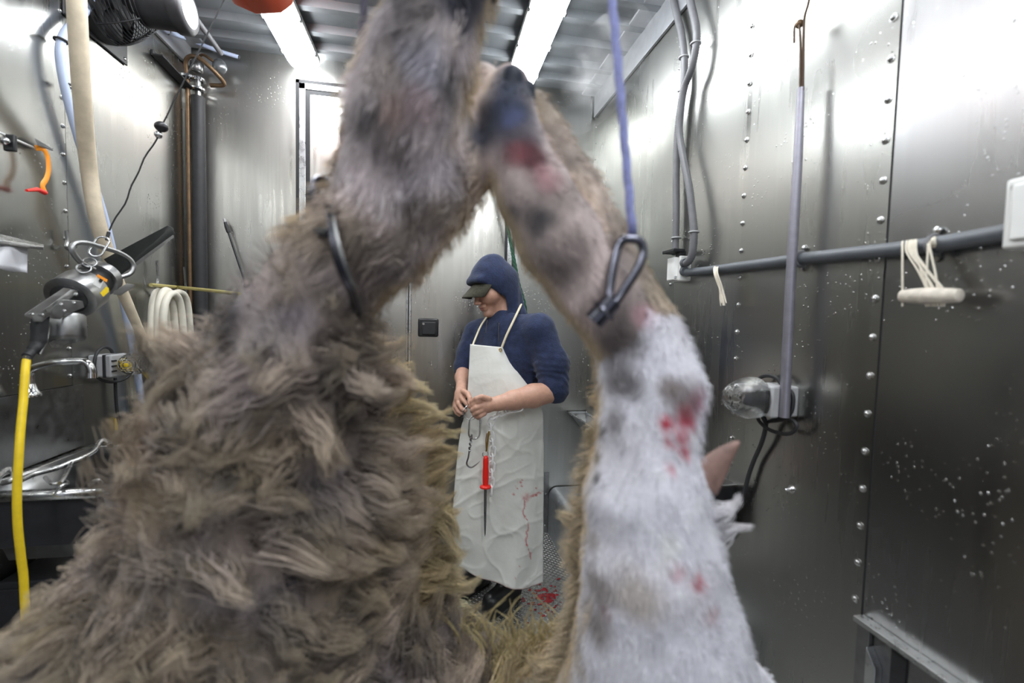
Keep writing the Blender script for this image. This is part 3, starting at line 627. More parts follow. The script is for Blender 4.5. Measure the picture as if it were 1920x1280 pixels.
# eyebrows, lash line, lips
hair = mat('brown_hair', (.10, .055, .03), 0, .7)
for s in (-1, 1):
    MB().tube([H(.096, .028, s*.016), H(.098, .033, s*.032), H(.085, .031, s*.050)], [.003, .0042, .002], 6).build('eyebrow', hair, PERSON)
    MB().tube([H(.088, .004, s*.020), H(.091, .000, s*.033), H(.082, .003, s*.046)], [.001, .0018, .001], 6).build('eyelashes', hair, PERSON)
lipm = mat('lips', (.48, .19, .16), 0, .45)
MB().tube([H(.089, -.0635, .024), H(.0985, -.0605, .010), H(.0995, -.061, 0), H(.0985, -.0605, -.010), H(.089, -.0635, -.024)], [.001, .0035, .003, .0035, .001], 6).build('upper_lip', lipm, PERSON)
MB().tube([H(.089, -.066, .022), H(.0965, -.070, .008), H(.0965, -.070, -.008), H(.089, -.066, -.022)], [.001, .0042, .0042, .001], 6).build('lower_lip', lipm, PERSON)
# --- sweatshirt
navy = mat('navy_fleece', (.016, .026, .070), 0, .95, .3, 40, bump=.5, bscale=130, sheen=.15)
sw = [ell(mp(952, 668, .05), (.185, .195, .125), np.stack([unit(sr-sl), zup, unit(np.cross(unit(sr-sl), zup))]), .04), ell(mp(952, 745, .05), (.165, .17, .125), np.stack([unit(sr-sl), zup, unit(np.cross(unit(sr-sl), zup))]), .05),
      cone(mp(905, 618, .10), mp(1004, 618, -.05), .062, .075, .05), cone(mp(945, 600, .05), mp(960, 640, .05), .075, .12, .04)]
sw += chain([(sl, .056), (el*.55+sl*.45, .055), (el+(sl-el)*.05, .050)], .03)
sw += chain([(sr+_rt*-.01, .078), (sr*.45+er*.55+_rt*.012, .074), (er+(sr-er)*.10, .068)], .035)
sw += [cone(er+(sr-er)*.10, er+(sr-er)*.02, .066, .060, .01), cone(el+(sl-el)*.05, el, .050, .046, .01)]
def folds(X):
    t = np.clip(1-np.abs((X-(er*.8+sr*.2))@zup)/.13, 0, 1)
    arm = np.exp(-(np.linalg.norm(X-(er*.75+sr*.25), axis=1)/.11)**2)
    ringf = np.sin(X[:, 2]*190+vn(X, 16, 3)*7+X[:, 0]*40)
    return -arm*.0045*ringf*(.3+.7*np.clip(vn(X,18,8)+.4,0,1)) - .007*vn(X*np.array((1, 1, .7)), 14, 2) - .003*vn(X, 34, 6)
V, Q = sdf_mesh(sw, .006, disp=(folds, .03)); V = relax(V, Q, 1, .3)
finish('sweatshirt', np_mesh('sweatshirt', V, Q), navy, PERSON, sharp=0)
# --- hood
hd = [ell(H(-.018, .040), (.112, .112, .094), AX, .02), cone(H(-.045, .0), mp(966, 578, .05), .092, .050, .05), cone(H(-.03, -.05), mp(945, 604, .05), .085, .075, .04), cone(mp(925, 607, .02), mp(972, 596, .03), .040, .05, .03), cone(H(-.045, .118, .02), H(-.045, .118, -.02), .03, .03, .04), cone(H(.080, .066, .045), H(.080, .066, -.045), .018, .018, .03)]
hsub = [ell(H(.135, -.055), (.125, .125, .150), AX, .012), ell(H(.05, -.075), (.095, .115, .088), AX, .012), ell(H(-.010, .02), (.096, .098, .080), AX, .01)]
def hf_(X): return -.004*vn(X*np.array((1, 1, .6)), 22, 3)-.003*np.sin(((X-Hc)@hf)*120+((X-Hc)@hu)*60)*np.clip((-(X-Hc)@hu)*9, 0, 1)
V, Q = sdf_mesh(hd, .0055, hsub, disp=(hf_, .02)); V = relax(V, Q, 2, .4)
finish('hood', np_mesh('hood', V, Q), navy, PERSON, sharp=0)
# --- cap
capm = mat('olive_cap', (.055, .052, .036), 0, .9, .3, 120, bump=.4, bscale=300)
rows = []
for i in range(7):
    t = i/6; row = []
    for j in range(13):
        a = (j/12-.5)*2; wd = .080*(1-.28*t**2.5); L = (.078+.098*t)-.050*a*a-.030*a*a*t
        row.append(H(L, .056-.036*t-.034*a*a*(.4+.6*t), a*wd))
    rows.append(row)
MB().strip(rows).build('cap_brim', capm, PERSON, solid=.004, sharp=60, sub=1)
V, Q = sdf_mesh([ell(H(-.012, .046), (.098, .088, .078), AX, .01)], .006, [ell(H(0, -.05), (.14, .095, .12), AX, .01)])
finish('cap_crown', np_mesh('cap_crown', V, Q), capm, PERSON, sharp=0)
# --- trousers and boots
trm = mat('black_trousers', (.012, .013, .018), 0, .8, .2, 30)
tp = []
for ft, sx in ((foot1, .05), (foot2, -.06)):
    tp += chain([(hip+_rt*sx, .125), (ft+zup*.5+(hip+_rt*sx-ft)*.12*np.array((1, 1, 0)), .085), (ft+zup*.22, .07)], .03)
V, Q = sdf_mesh(tp, .009); finish('trousers', np_mesh('trousers', V, Q), trm, PERSON, sharp=0)
btm = mat('rubber_boot', (.012, .012, .014), 0, .35, .2, 30)
for ft in (foot1, foot2):
    fd = unit(cv(-.6, 0, .75)*np.array((1, 1, 0))); f0 = ft-fd*.03
    V, Q = sdf_mesh([cone(f0+zup*.30, f0+zup*.06, .072, .055, .02), cone(f0+zup*.055, f0+fd*.13+zup*.048, .052, .048, .03), cone(f0+zup*.02-fd*.02, f0+fd*.14+zup*.02, .045, .046, .01)], .006, [ell(f0-zup*.1, (.4, .4, .1), None, .002)])
    bo = finish('boot', np_mesh('boot', V, Q), btm, PERSON, sharp=0)
# --- apron
apm = mat('white_apron', (.74, .74, .70), 0, .55, .05, 14, attr='Col', bump=.25, bscale=40)
import bisect
def lerp(tab, y):
    ys = [a for a, _ in tab]; i = min(max(bisect.bisect(ys, y)-1, 0), len(tab)-2); t = (y-ys[i])/(ys[i+1]-ys[i]); return tab[i][1]+(tab[i+1][1]-tab[i][1])*t
LE = [(640, 882), (700, 879), (740, 876), (766, 875), (782, 870), (800, 865), (850, 858), (900, 853), (960, 849), (1010, 850), (1050, 857), (1090, 866), (1110, 870)]
RE = [(640, 943), (651, 945), (668, 953), (693, 967), (721, 989), (738, 1000), (758, 1013), (775, 1018), (850, 1020), (950, 1019), (1100, 1018), (1110, 1018)]
CD = [(640, -.118), (700, -.140), (760, -.148), (850, -.15), (1110, -.17)]
NR, NC = 190, 90; Vv = []; Cc_ = []; hemy = lambda u: 1062+42*math.sin(min(1, u*1.25)*math.pi/2)-14*max(0, u-.8)/.2
topy = lambda u: 645+6*u
for i in range(NR):
    for j in range(NC):
        u = j/(NC-1); py = topy(u)+(hemy(u)-topy(u))*i/(NR-1)
        px = lerp(LE, py)+(lerp(RE, py)-lerp(LE, py))*u
        skirt = min(1, max(0, (py-765)/60)); bul = lerp(CD, py)
        dd = bul+(.10+.16*skirt)*abs(u-.42)**2.2*1.6*(1 if u > .42 else .8)
        Vv.append((px, py, dd, skirt))
Vv = np.array(Vv); P = np.array([mp(a, b, c) for a, b, c, _ in Vv])
Pr = P@np.array(Matrix.Rotation(.9, 3, 'X') @ Matrix.Rotation(.7, 3, 'Y') @ Matrix.Rotation(.5, 3, 'Z'))
crease = sum((1-np.abs(vn(Pr*np.array(sc_), f_, s_)))**10*a_ for sc_, f_, s_, a_ in (((1, 1, .8), 9, 1, .0045), ((1, 1, .6), 17, 5, .0032), ((1, 1, 1), 6, 9, .005)))
wav = .010*np.sin(P[:, 0]*34+vn(P, 3, 2)*3)*np.clip((Vv[:, 1]-850)/250, 0, 1)
P = P - _fw*((crease*(.25+.75*Vv[:, 3]))+wav*.9+.004*vn(Pr, 7, 7))[:, None]
col = np.tile((.74, .74, .70), (len(P), 1)); X = Vv[:, 0]+3*vn(P, 60, 2); Y = Vv[:, 1]+3*vn(P, 60, 3); redc = np.array((.50, .05, .06))
def stain(m, c=redc):
    global col; m = np.clip(m, 0, 1)[:, None]; col = col*(1-m)+c*m
stain(.55*np.clip(1.5-np.hypot((X-986)/9, (Y-931)/10)*1.4, 0, 1)*(.5+.8*np.clip(vn(P, 120, 1)+.3, 0, 1)))
stain(.7*np.clip(1.6-np.hypot((X-1000+(Y-930)*.8)/14, (Y-928+(X-995)*.25)/2.2)*1.3, 0, 1))
line = 984+(np.clip(Y, 940, 1050)-940)*.07+3*np.sin(Y*.11); stain(.75*np.clip(1.5-np.abs(X-line)/1.1, 0, 1)*((Y > 938) & (Y < 1050)))
for a, b, r in ((976, 904, 2.2), (978, 911, 1.8), (963, 927, 2), (970, 916, 1.3), (979, 900, 1.3), (1005, 915, 1.6), (1005, 928, 2), (987, 1019, 1.8), (974, 1061, 1.2), (966, 1082, 1.2), (971, 905, 1), (967, 912, 1), (983, 968, 1.4)):
    stain(.85*np.clip(1.5-np.hypot(Vv[:, 0]-a, Vv[:, 1]-b)/r, 0, 1))
hem = np.array([hemy(u) for u in np.tile(np.linspace(0, 1, NC), NR)]); stain(.45*np.clip(1.3-(hem-Vv[:, 1])/2.0, 0, 1)*(Vv[:, 0] > 885))
stain(.12*np.clip(vn(P, 20, 4), 0, 1), np.array((.45, .40, .32)))
q = np.array([(i*NC+j, (i+1)*NC+j, (i+1)*NC+j+1, i*NC+j+1) for i in range(NR-1) for j in range(NC-1)])
o = finish('apron', np_mesh('apron', P, q, col), apm, PERSON, sharp=0); APRON = o
m = o.modifiers.new('t', 'SOLIDIFY'); m.thickness = .002; m.offset = 0
capz = mat('cream_strap', (.74, .66, .48), 0, .7, .06)
MB().tube(bez([mp(941, 651, -.105), mp(950, 628, -.105), mp(961, 605, -.09), mp(972, 582, -.05), mp(980, 565, .06)], 4), .0055, 6).build('apron_strap', capz, PERSON)
MB().tube(bez([mp(886, 648, -.10), mp(893, 630, -.06), mp(902, 610, -.02), mp(914, 592, .0)], 4), .0045, 6).build('apron_strap', capz, PERSON)
c = mp(938, 656, -.104); MB().ring(c, -_fw, .0065, .0022, 14, 6).build('eyelet', M['brass'], APRON)
for i, (a, b) in enumerate((((914, 600), (911, 625)), ((935, 604), (936, 640)))):
    MB().tube(bez([mp(*a, -.045), mp((a[0]+b[0])/2-1, (a[1]+b[1])/2, -.075), mp(*b, -.09)], 4), .0028, 6).build('drawcord', M['black'], PERSON)
MB().tube(bez([mp(930, 776, -.168), mp(960, 764, -.16), mp(975, 768, -.15), mp(984, 780, -.14)], 5), .0022, 6).build('apron_tie', M['string'], PERSON)

# --- what he holds: ring, long link and twisted hook
hz = -.265
def link(c, d, n_, L, W, r, k=6):            # stadium shaped chain link in the plane of d and n x d
    d = unit(d); n_ = unit(np.array(n_)-d*(np.array(n_)@d)); e = np.cross(n_, d); pts = []
    for i in range(10): a = math.pi*i/9-math.pi/2; pts.append(np.array(c)+d*((L-W)/2+W/2*math.cos(a))+e*(W/2*math.sin(a)))
    for i in range(10): a = math.pi*i/9+math.pi/2; pts.append(np.array(c)+d*(-(L-W)/2+W/2*math.cos(a))+e*(W/2*math.sin(a)))
    return MB().tube(pts, r, k, True)
HK = thing('hook_chain', 'steel ring with long link and twisted meat hook held in his fingers', 'hook', mp(885, 876, hz))
MB().ring(mp(882, 773, hz+.005), unit(cv(.35, .1, 1)), .030, .0028, 24, 6).build('ring', M['steel'], HK)
link(mp(890, 801, hz), mp(889, 817, hz)-mp(891, 785, hz), cv(.15, 0, 1), .098, .046, .0036).build('long_link', M['steel'], HK)
pts = [mp(885, 814, hz)]; 
for i in range(17): t = i/16; pts.append(mp(884-4*t+1.2*math.sin(t*22), 818+28*t, hz+.004*math.cos(t*22)))
MB().tube(pts, .0042, 6).build('twisted_shank', M['steel_dull'], HK)
MB().tube(bez([mp(880, 845, hz), mp(878, 858, hz), mp(875, 868, hz), mp(878, 874, hz), mp(884, 876, hz), mp(891, 872, hz), mp(896, 868, hz), mp(900, 864, hz)], 4), list(np.interp(np.linspace(0, 1, 29), [0, .7, 1], [.0036, .0032, .0006])), 6).build('hook', M['steel_dull'], HK)
# --- white plastic chain
CHN = thing('plastic_chain', 'white plastic link chain hanging down the front of the apron', 'chain', mp(921, 930, -.2))
wp = mat('white_plastic_chain', (.85, .85, .85), 0, .35, .03)
pth = bez([mp(978, 764, -.20), mp(962, 767, -.20), mp(946, 771, -.205), mp(931, 778, -.21), mp(922, 784, -.215), mp(919, 796, -.21), mp(919, 810, -.205), mp(922, 824, -.205), mp(924, 836, -.205), mp(922, 860, -.205), mp(921, 890, -.205), mp(920, 930, -.205)], 12)
cum = [0]
for i in range(1, len(pth)): cum.append(cum[-1]+np.linalg.norm(pth[i]-pth[i-1]))
s, i = 0.0, 0
while s+.030 < cum[-1]:
    a = np.array([np.interp(s, cum, [p[k] for p in pth]) for k in range(3)]); b = np.array([np.interp(s+.040, cum, [p[k] for p in pth]) for k in range(3)])
    link((a+b)/2, b-a, -_fw if i % 2 == 0 else _rt+.35*_fw, .048, .025, .0042).build('link', wp, CHN); s += .0335; i += 1
# --- honing steel on a brass snap hook
ST = thing('honing_steel', 'red handled honing steel hanging on a brass snap hook over the apron', 'honing steel', mp(909, 996, -.21))
hz = -.212
MB().tube(bez([mp(917, 808, hz), mp(915, 822, hz), mp(912, 846, hz)], 4), .0045, 8).build('snap_hook', M['brass'], ST)
MB().tube(bez([mp(913, 812, hz), mp(911, 826, hz), mp(912, 846, hz)], 4), .0022, 6).build('snap_gate', M['brass'], ST)
MB().ring(mp(910, 851, hz), unit(cv(.3, 0, 1)), .0125, .0014, 20, 5).build('split_ring', M['steel'], ST)
ax = mp(910.5, 907, hz)-mp(911, 854, hz)
MB().lathe(mp(911, 854, hz), ax, [(.003, 0), (.0095, .004), (.0115, .012), (.0125, .03), (.0120, .045), (.0135, .07), (.0135, .10), (.0125, .122), (.0125, .126), (.024, .130), (.026, .134), (.024, .1385), (.006, .141)], 16).build('handle', M['redplastic'], ST)
MB().lathe(mp(910.3, 907, hz), ax, [(.0065, 0), (.0062, .10), (.005, .18), (.003, .215), (.0005, .226)], 10).build('rod', M['steel_dull'], ST)
# ================================================================== fittings on the fan side
def path(pts, off, fn=Lw, n=6): return bez([fn(p[0], p[1], p[2] if len(p) > 2 else off) for p in pts], n)
def tube(name, pts, r, m, parent=None, k=8): return MB().tube(pts, r, k).build(name, m, parent)
# wall fan
fy, fz = 2.02, 2.585; FX = XL
fan = thing('wall_fan', 'black wire-caged wall fan with motor high beside the lamp', 'fan', (FX+.1, fy, fz-.16))
MB().bb(np.array((FX+.002, fy-.165, fz-.165)), np.array((FX+.010, fy+.165, fz+.165))).build('mounting_plate', M['black'], fan, .004)
for sy in (-1, 1):
    for sz in (-1, 1): MB().lathe((FX+.010, fy+sy*.145, fz+sz*.145), (1, 0, 0), [(.007, 0), (.006, .003), (.002, .005)], 8).build('screw', M['steel'], fan)
MB().lathe((FX+.010, fy, fz), (1, 0, 0), [(.152, 0), (.152, .035), (.146, .035), (.146, .002)], 36).build('shroud', M['rubber'], fan)
for i in range(13):
    t = i/12; MB().ring((FX+.045+.13*t, fy, fz), (1, 0, 0), .148-.062*t**1.6, .0022, 36, 5).build('guard_ring', M['black'], fan)
for i in range(8):
    a = i*math.pi/4+.3; MB().tube([(FX+.045+.13*t, fy+(.148-.062*t**1.6)*math.cos(a), fz+(.148-.062*t**1.6)*math.sin(a)) for t in np.linspace(0, 1, 7)], .003, 5).build('guard_stay', M['black'], fan)
hub = MB().lathe((FX+.02, fy, fz), (1, 0, 0), [(.03, 0), (.03, .05), (.0, .052)], 14).build('hub', M['rubber'], fan)
for i in range(5):
    a = i*2*math.pi/5; e = np.array((0, math.cos(a), math.sin(a))); g = np.array((0, -math.sin(a), math.cos(a))); c0 = np.array((FX+.045, fy, fz))
    MB().strip([[c0+e*.025-g*.02-np.array((.01, 0, 0)), c0+e*.025+g*.02+np.array((.01, 0, 0))], [c0+e*.08-g*.035-np.array((.012, 0, 0)), c0+e*.08+g*.03+np.array((.012, 0, 0))], [c0+e*.135-g*.035-np.array((.012, 0, 0)), c0+e*.135+g*.02+np.array((.01, 0, 0))]]).build('fan_blade', M['rubber'], fan, solid=.002)
mot = MB().lathe((FX+.15, fy, fz), (1, 0, 0), [(.06, 0), (.078, .01), (.078, .13), (.088, .132), (.088, .165), (.08, .175), (.04, .178)], 28).build('motor', mat('motor_black', (.03, .03, .033), .2, .4, .2, 30), fan)
MB().lathe((FX+.3275, fy, fz), (1, 0, 0), [(.062, 0), (.060, .0015)], 24).build('label', M['white'], mot)
MB().bb(np.array((FX+.3292, fy-.035, fz-.035)), np.array((FX+.3298, fy-.025, fz-.022))).build('red_mark', M['redplastic'], mot)
for i in range(3): MB().bb(np.array((FX+.3292, fy-.02, fz+.02-.015*i)), np.array((FX+.3297, fy+.025-.01*i, fz+.023-.015*i))).build('print_line', M['grey'], mot)

# hoses
tag(tube('cream_hose', path([(138, -150, .2), (141, -60, .2), (146, 50, .18), (154, 180, .14), (166, 310, .08), (180, 400, .08), (200, 470, .08), (222, 530, .08), (246, 585, .08), (272, 645, .07), (300, 720, .03)], .17), list(np.interp(np.linspace(0, 1, 61), [0, .55, 1], [.026, .024, .0135])), M['cream_hose']), 'thick cream hose hanging down in front of the fan', 'hose')
bh = thing('blue_hose', 'pale blue thin hose looping beside the thick cream hose', 'hose', Lw(250, 660, .05))
tube('tube', path([(185, -40), (165, 12), (140, 42), (122, 62), (113, 88), (114, 120), (122, 165), (136, 220), (152, 275), (176, 345), (196, 410), (213, 480), (230, 560), (243, 620), (256, 690), (270, 780)], .035), .0135, M['blue_hose'], bh)
for p in ((114, 76), (126, 160)): MB().ring(Lw(*p, .035), (0, .1, 1), .0165, .004, 18, 6).build('clamp', M['rubber'], bh)
# white cable along the wall and across the corner
wc = thing('white_cable', 'white cable tube bending across the ceiling corner above the strut', 'cable', Lw(320, 66, .03))
tube('tube', bez([Lw(287, 18, .03), Lw(300, 45, .03), Lw(318, 60, .04), on(350, 72, 1, 2.62), on(400, 92, 1, 2.64), on(447, 107, 1, 2.66)], 6), .0105, M['blue_hose'], wc)
MB().ring(Lw(318, 60, .04), (.6, .6, -.2), .013, .004, 14, 6).build('clip', M['steel'], wc)
MB().tube([on(444, 106, 1, 2.66), on(449, 108, 1, 2.66)], .009, 8).build('end_plug', M['rubber'], wc)
tag(tube('ceiling_pipe', [on(338, -6, 2, 2.72), on(342, 0, 2, 2.72), on(400, 80, 2, 2.72), on(414, 100, 2, 2.72)], .013, M['conduit2']), 'thin grey pipe running along the ceiling corner over the fan', 'pipe')
# black angle bracket
a, b = Lw(291, 98, .02), Lw(353, 163, .02)
br = thing('angle_bracket', 'black slotted angle bar on the wall next to the corner pipe', 'bracket', a)
MB().prism([a+np.array((-.018, 0, .012)), a+np.array((-.018, 0, -.012)), a+np.array((.03, 0, -.012)), a+np.array((.03, 0, -.006)), a+np.array((-.010, 0, -.006)), a+np.array((-.010, 0, .012))], b-a).build('bar', M['rubber'], br)
for t in np.linspace(.15, .85, 5): MB().cyl(a+(b-a)*t+np.array((-.010, 0, .004)), a+(b-a)*t+np.array((-.006, 0, .004)), .006, 8).build('rivet', M['steel'], br)

# corner pipes
ip = thing('insulated_pipe', 'thick black insulated pipe standing in the corner', 'pipe', (XL+.055, YB-.06, 0))
px_, py_ = XL+.062, YB-.055
MB().cyl((px_, py_, .02), (px_, py_, 2.52), .032, 18).build('sleeve', M['rubber'], ip)
MB().cyl((px_, py_, 2.52), (px_, py_, 2.62), .014, 12).build('pipe', M['steel_dull'], ip)
for z in (2.56, 2.61): MB().ring((px_, py_, z), (0, 0, 1), .026, .009, 18, 6).build('collar', M['chrome'], ip)
cp = thing('copper_pipe', 'thin brown copper pipe beside the insulated corner pipe', 'pipe', (XL+.018, YB-.06, 0))
MB().cyl((XL+.02, YB-.07, .02), (XL+.02, YB-.07, 2.6), .0105, 10).build('pipe', M['copper'], cp)
for z in (1.2, 1.35): MB().ring((XL+.02, YB-.07, z), (0, 0, 1), .013, .004, 12, 6).build('fitting', M['brass'], cp)
MB().tube(bez([(XL+.02, YB-.07, 2.6), (XL+.03, YB-.10, 2.68), (XL+.09, YB-.13, 2.69), (XL+.16, YB-.12, 2.64), (XL+.19, YB-.06, 2.60), (XL+.12, YB-.05, 2.59)], 6), .0105, 8).build('bend', M['copper'], cp)
MB().ring((XL+.02, YB-.07, 2.61), (0, 0, 1), .022, .012, 16, 6).build('clamp', M['chrome'], cp)
vl = thing('pipe_valve', 'grimy steel valve at the head of the corner pipes', 'valve', (XL+.09, YB-.07, 2.62))
MB().lathe((px_, py_-.01, 2.64), (0, 0, 1), [(.02, 0), (.03, .01), (.03, .05), (.018, .06)], 14).build('body', M['steel_dull'], vl)
MB().ball((px_+.11, py_-.01, 2.685), .036, 14, (1, .8, 1.1)).build('bulb', mat('grimy_glass', (.20, .21, .22), .6, .25, .3, 40), vl)
MB().tube(bez([(px_, py_-.01, 2.69), (px_+.04, py_-.04, 2.72), (px_+.09, py_-.02, 2.70)], 5), .007, 8).build('neck', M['copper'], vl)

# hoist, wire and saw
hp = on(472, -30, 2, 2.58)
ho = thing('hoist', 'red hoist housing hanging under the ceiling next to a lamp', 'hoist', hp)
poly = [(-.115, -.03), (-.095, -.075), (-.02, -.098), (.07, -.082), (.115, -.04), (.115, .03), (.08, .055), (-.08, .055), (-.115, .03)]
MB().prism([hp+np.array((x, -.10, z+.05)) for x, z in poly], (0, .2, 0)).build('housing', M['red'], ho, .012)
MB().tube([hp+np.array((.055, -.102, .02)), hp+np.array((.055, -.115, .02)), hp+np.array((.06, -.112, -.015))], .006, 8).build('latch', M['rubber'], ho)
MB().cyl(hp+np.array((.098, 0, .06)), (hp[0]+.098, hp[1], ZC-.03), .012, 12).build('hanger', M['steel_dull'], ho)
def sp(px, py, dd=0.0): return at(px, py, 1.22+(px-50)/275*.45+dd*.84)
wire = thing('hoist_wire', 'thin dark steel wire slanting from the hoist to the saw', 'wire', sp(205, 430))
w0, w1 = hp+np.array((-.06, -.02, -.03)), sp(206, 432)
wp_ = [w0+(w1-w0)*t+_rt*(.004*math.sin(t*23)+.003*math.sin(t*51))*min(1, max(0, (t-.45)*5)) for t in np.linspace(0, 1, 40)]
tube('wire', wp_, .0026, M['rubber'], wire, 6)
bt = min(range(40), key=lambda i: abs((640-F*((wp_[i]-CAM)@_up)/((wp_[i]-CAM)@_fw))-236))
MB().ball(wp_[bt], .019, 14, (1.1, 1.1, .9)).build('stop_ball', M['black'], wire)
MB().ball(wp_[bt+1]+(wp_[bt+1]-wp_[bt])*.25, .013, 10).build('clamp_nut', M['steel'], wire)
MB().tube([sp(204, 435), sp(200, 450)], .005, 8).build('ferrule', M['rubber'], wire)

M['saw'] = mat('satin_metal', (.36, .36, .36), 1, .36, .12, 30, rvar=.06)
saw = thing('carcass_saw', 'silver electric carcass saw with black blade hanging from the wire', 'saw', sp(95, 655))
ax = unit(sp(215, 500, .05)-sp(105, 572, -.03)); 
MB().prism([sp(200, 487, .02), sp(318, 424, .12), sp(325, 427, .125), sp(327, 437, .125), sp(326, 443, .125), sp(254, 497, .06), sp(226, 516, .03)], cv(0, 0, .012)).build('blade', mat('black_blade', (.02, .021, .022), .6, .35, .2, 30), saw, .001)
MB().prism([sp(258, 491, .06), sp(326, 441, .122), sp(326, 445, .122), sp(254, 500, .058)], cv(0, 0, .006)).build('blade_edge', M['saw'], saw)
cen = sp(160, 540)
MB().lathe(cen-ax*.09, ax, [(.028, 0), (.046, .01), (.046, .19), (.034, .20)], 24).build('motor_body', mat('motor_dark', (.05, .05, .052), .5, .35, .2, 30), saw)
MB().lathe(cen-ax*.075, ax, [(.058, 0), (.066, .004), (.066, .072), (.062, .076), (.056, .072), (.056, .004)], 36).build('rear_collar', M['saw'], saw)
MB().lathe(cen+ax*.06, ax, [(.048, 0), (.056, .003), (.056, .034), (.050, .038)], 32).build('front_collar', M['saw'], saw)
MB().tube(bez([sp(176, 505, -.02), sp(150, 490, -.02), sp(136, 470, -.02), sp(140, 457, -.02), sp(160, 455, -.02), sp(190, 463, -.02), sp(222, 473, -.02), sp(243, 486, -.02), sp(250, 500, -.02), sp(243, 513, -.02), sp(224, 520, -.02)], 6), .0080, 10).build('handle_guard', M['saw'], saw)
link(sp(186, 462, -.03), sp(196, 447, -.03)-sp(172, 485, -.03), cv(.5, 0, 1), .078, .032, .0034, 8).build('snap_hook', M['steel'], saw)
for p in ((168, 492), (157, 503)): MB().ring(sp(*p, -.04), unit(cv(.5, .5, .7)), .017, .0026, 20, 6).build('suspension_ring', M['steel_dull'], saw)
def lab(nm, pts, m, dd=-.070): MB().prism([sp(x, y, dd) for x, y in pts], cv(0, 0, .002)).build(nm, m, saw)
lab('warning_label', [(182, 517), (196, 524), (188, 540), (174, 532)], M['white'], -.105)
lab('warning_stripe', [(184, 514), (202, 524), (200, 529), (182, 518)], M['orange'], -.107)
lab('warning_figure', [(188, 522), (194, 525), (190, 530), (186, 527)], M['black'], -.109)
lab('yellow_label', [(200, 537), (204, 540), (204, 547), (194, 556), (189, 549)], M['yellow'], -.105)
MB().prism([sp(46, 588, -.09), sp(119, 539, -.07), sp(133, 541, -.07), sp(62, 595, -.09)], cv(0, -.006, .0)).build('top_bar', M['saw'], saw, .001)
MB().prism([sp(62, 595, -.09), sp(133, 542, -.07), sp(133, 548, -.07), sp(64, 603, -.09)], cv(0, 0, -.02)).build('bar_side', M['steel_dull'], saw, .001)
for p in ((61, 589), (80, 590)): MB().ball(sp(*p, -.095), .0036, 8).build('bolt', M['steel'], saw)
MB().tube(bez([sp(76, 592, -.06), sp(74, 615, -.06), sp(72, 640, -.06), sp(63, 655, -.06), sp(50, 668, -.06)], 5), [.018]*6+[.017]*5+[.015]*5+[.011]*5, 12).build('grip', M['rubber'], saw)
MB().tube(bez([sp(64, 600, -.07), sp(88, 600, -.07), sp(90, 630, -.07), sp(74, 664, -.07)], 5), .004, 8).build('trigger_guard', M['steel_dull'], saw)
MB().lathe(sp(122, 590, -.03), cv(.15, -1, .1), [(.018, 0), (.044, .003), (.046, .012), (.046, .068), (.041, .078), (.024, .084)], 28).build('gear_housing', M['steel_dull'], saw)
MB().ring(sp(124, 612, -.03), cv(.15, -1, .1), .046, .0025, 30, 6).build('housing_seam', M['saw'], saw)
MB().prism([sp(92, 583, -.09), sp(112, 561, -.09), sp(143, 563, -.09), sp(146, 575, -.09), sp(122, 585, -.09), sp(108, 587, -.09), sp(100, 598, -.09), sp(93, 596, -.09)], cv(0, 0, -.02)).build('face_plate', M['saw'], saw, .002)
for p in ((115, 571), (139, 568), (121, 583), (143, 552)): MB().lathe(sp(*p, -.092), cv(0, .2, 1), [(.0055, 0), (.0055, .003), (.0025, .005)], 8).build('bolt', M['steel'], saw)
MB().prism([sp(88, 641, -.06), sp(118, 629, -.06), sp(121, 636, -.06), sp(95, 653, -.06)], cv(0, 0, -.03)).build('foot_plate', M['clear'], saw, .002)
MB().prism([sp(213, 545, -.02), sp(238, 531, .0), sp(239, 535, .0), sp(212, 552, -.02)], cv(0, 0, -.03)).build('rest', M['saw'], saw, .001)
yc = thing('yellow_cable', 'yellow power cable hanging down from the saw grip', 'cable', sp(52, 1135, -.1))
tube('cable', bez([sp(50, 670, -.06), sp(47, 700, -.07), sp(44, 750, -.08), sp(39, 800, -.09), sp(35, 860, -.1), sp(32, 920, -.1), sp(33, 980, -.1), sp(39, 1040, -.1), sp(44, 1080, -.1), sp(47, 1140, -.1), sp(52, 1230, -.1)], 6), 0.0088, M['yellow'], yc, 10)
MB().tube([sp(57, 661, -.06), sp(48, 675, -.06)], [.011, .010], 10).build('sleeve', M['rubber'], yc)

# knife rail, paper holder, strap
kr = thing('hanging_rail', 'thin white rail with small black clips on the wall', 'rail', Lw(50, 272, .02))
tube('rail', [Lw(-60, 222, .02), Lw(66, 278, .02)], .004, M['white'], kr, 6)
MB().box(Lw(19, 268, .03), (.03, .012, .05)).build('clip', M['black'], kr, .003); MB().ball(Lw(10, 264, .03), .012, 10).build('knob', M['steel'], kr)
MB().prism([Lw(65, 261, .02), Lw(100, 282, .02), Lw(98, 283, .05), Lw(70, 272, .06)], (.0, 0, .004)).build('end_plate', M['steel_dull'], kr)
st = thing('orange_strap', 'bright orange strap with red end dangling from the rail', 'strap', Lw(78, 358, .04))
MB().tube(bez([Lw(66, 277, .04), Lw(80, 279, .05), Lw(89, 293, .05), Lw(91, 318, .05), Lw(87, 335, .05), Lw(80, 347, .05), Lw(84, 360, .05)], 5), .0085, 8, flat=.4).build('band', M['orange'], st)
MB().tube([Lw(84, 361, .05), Lw(70, 355, .055), Lw(50, 357, .07)], [.008, .007, .004], 8).build('red_tip', M['redplastic'], st)
ph = thing('paper_holder', 'steel wall holder with a hanging sheet of white paper towel', 'paper holder', Lw(20, 510, .06))
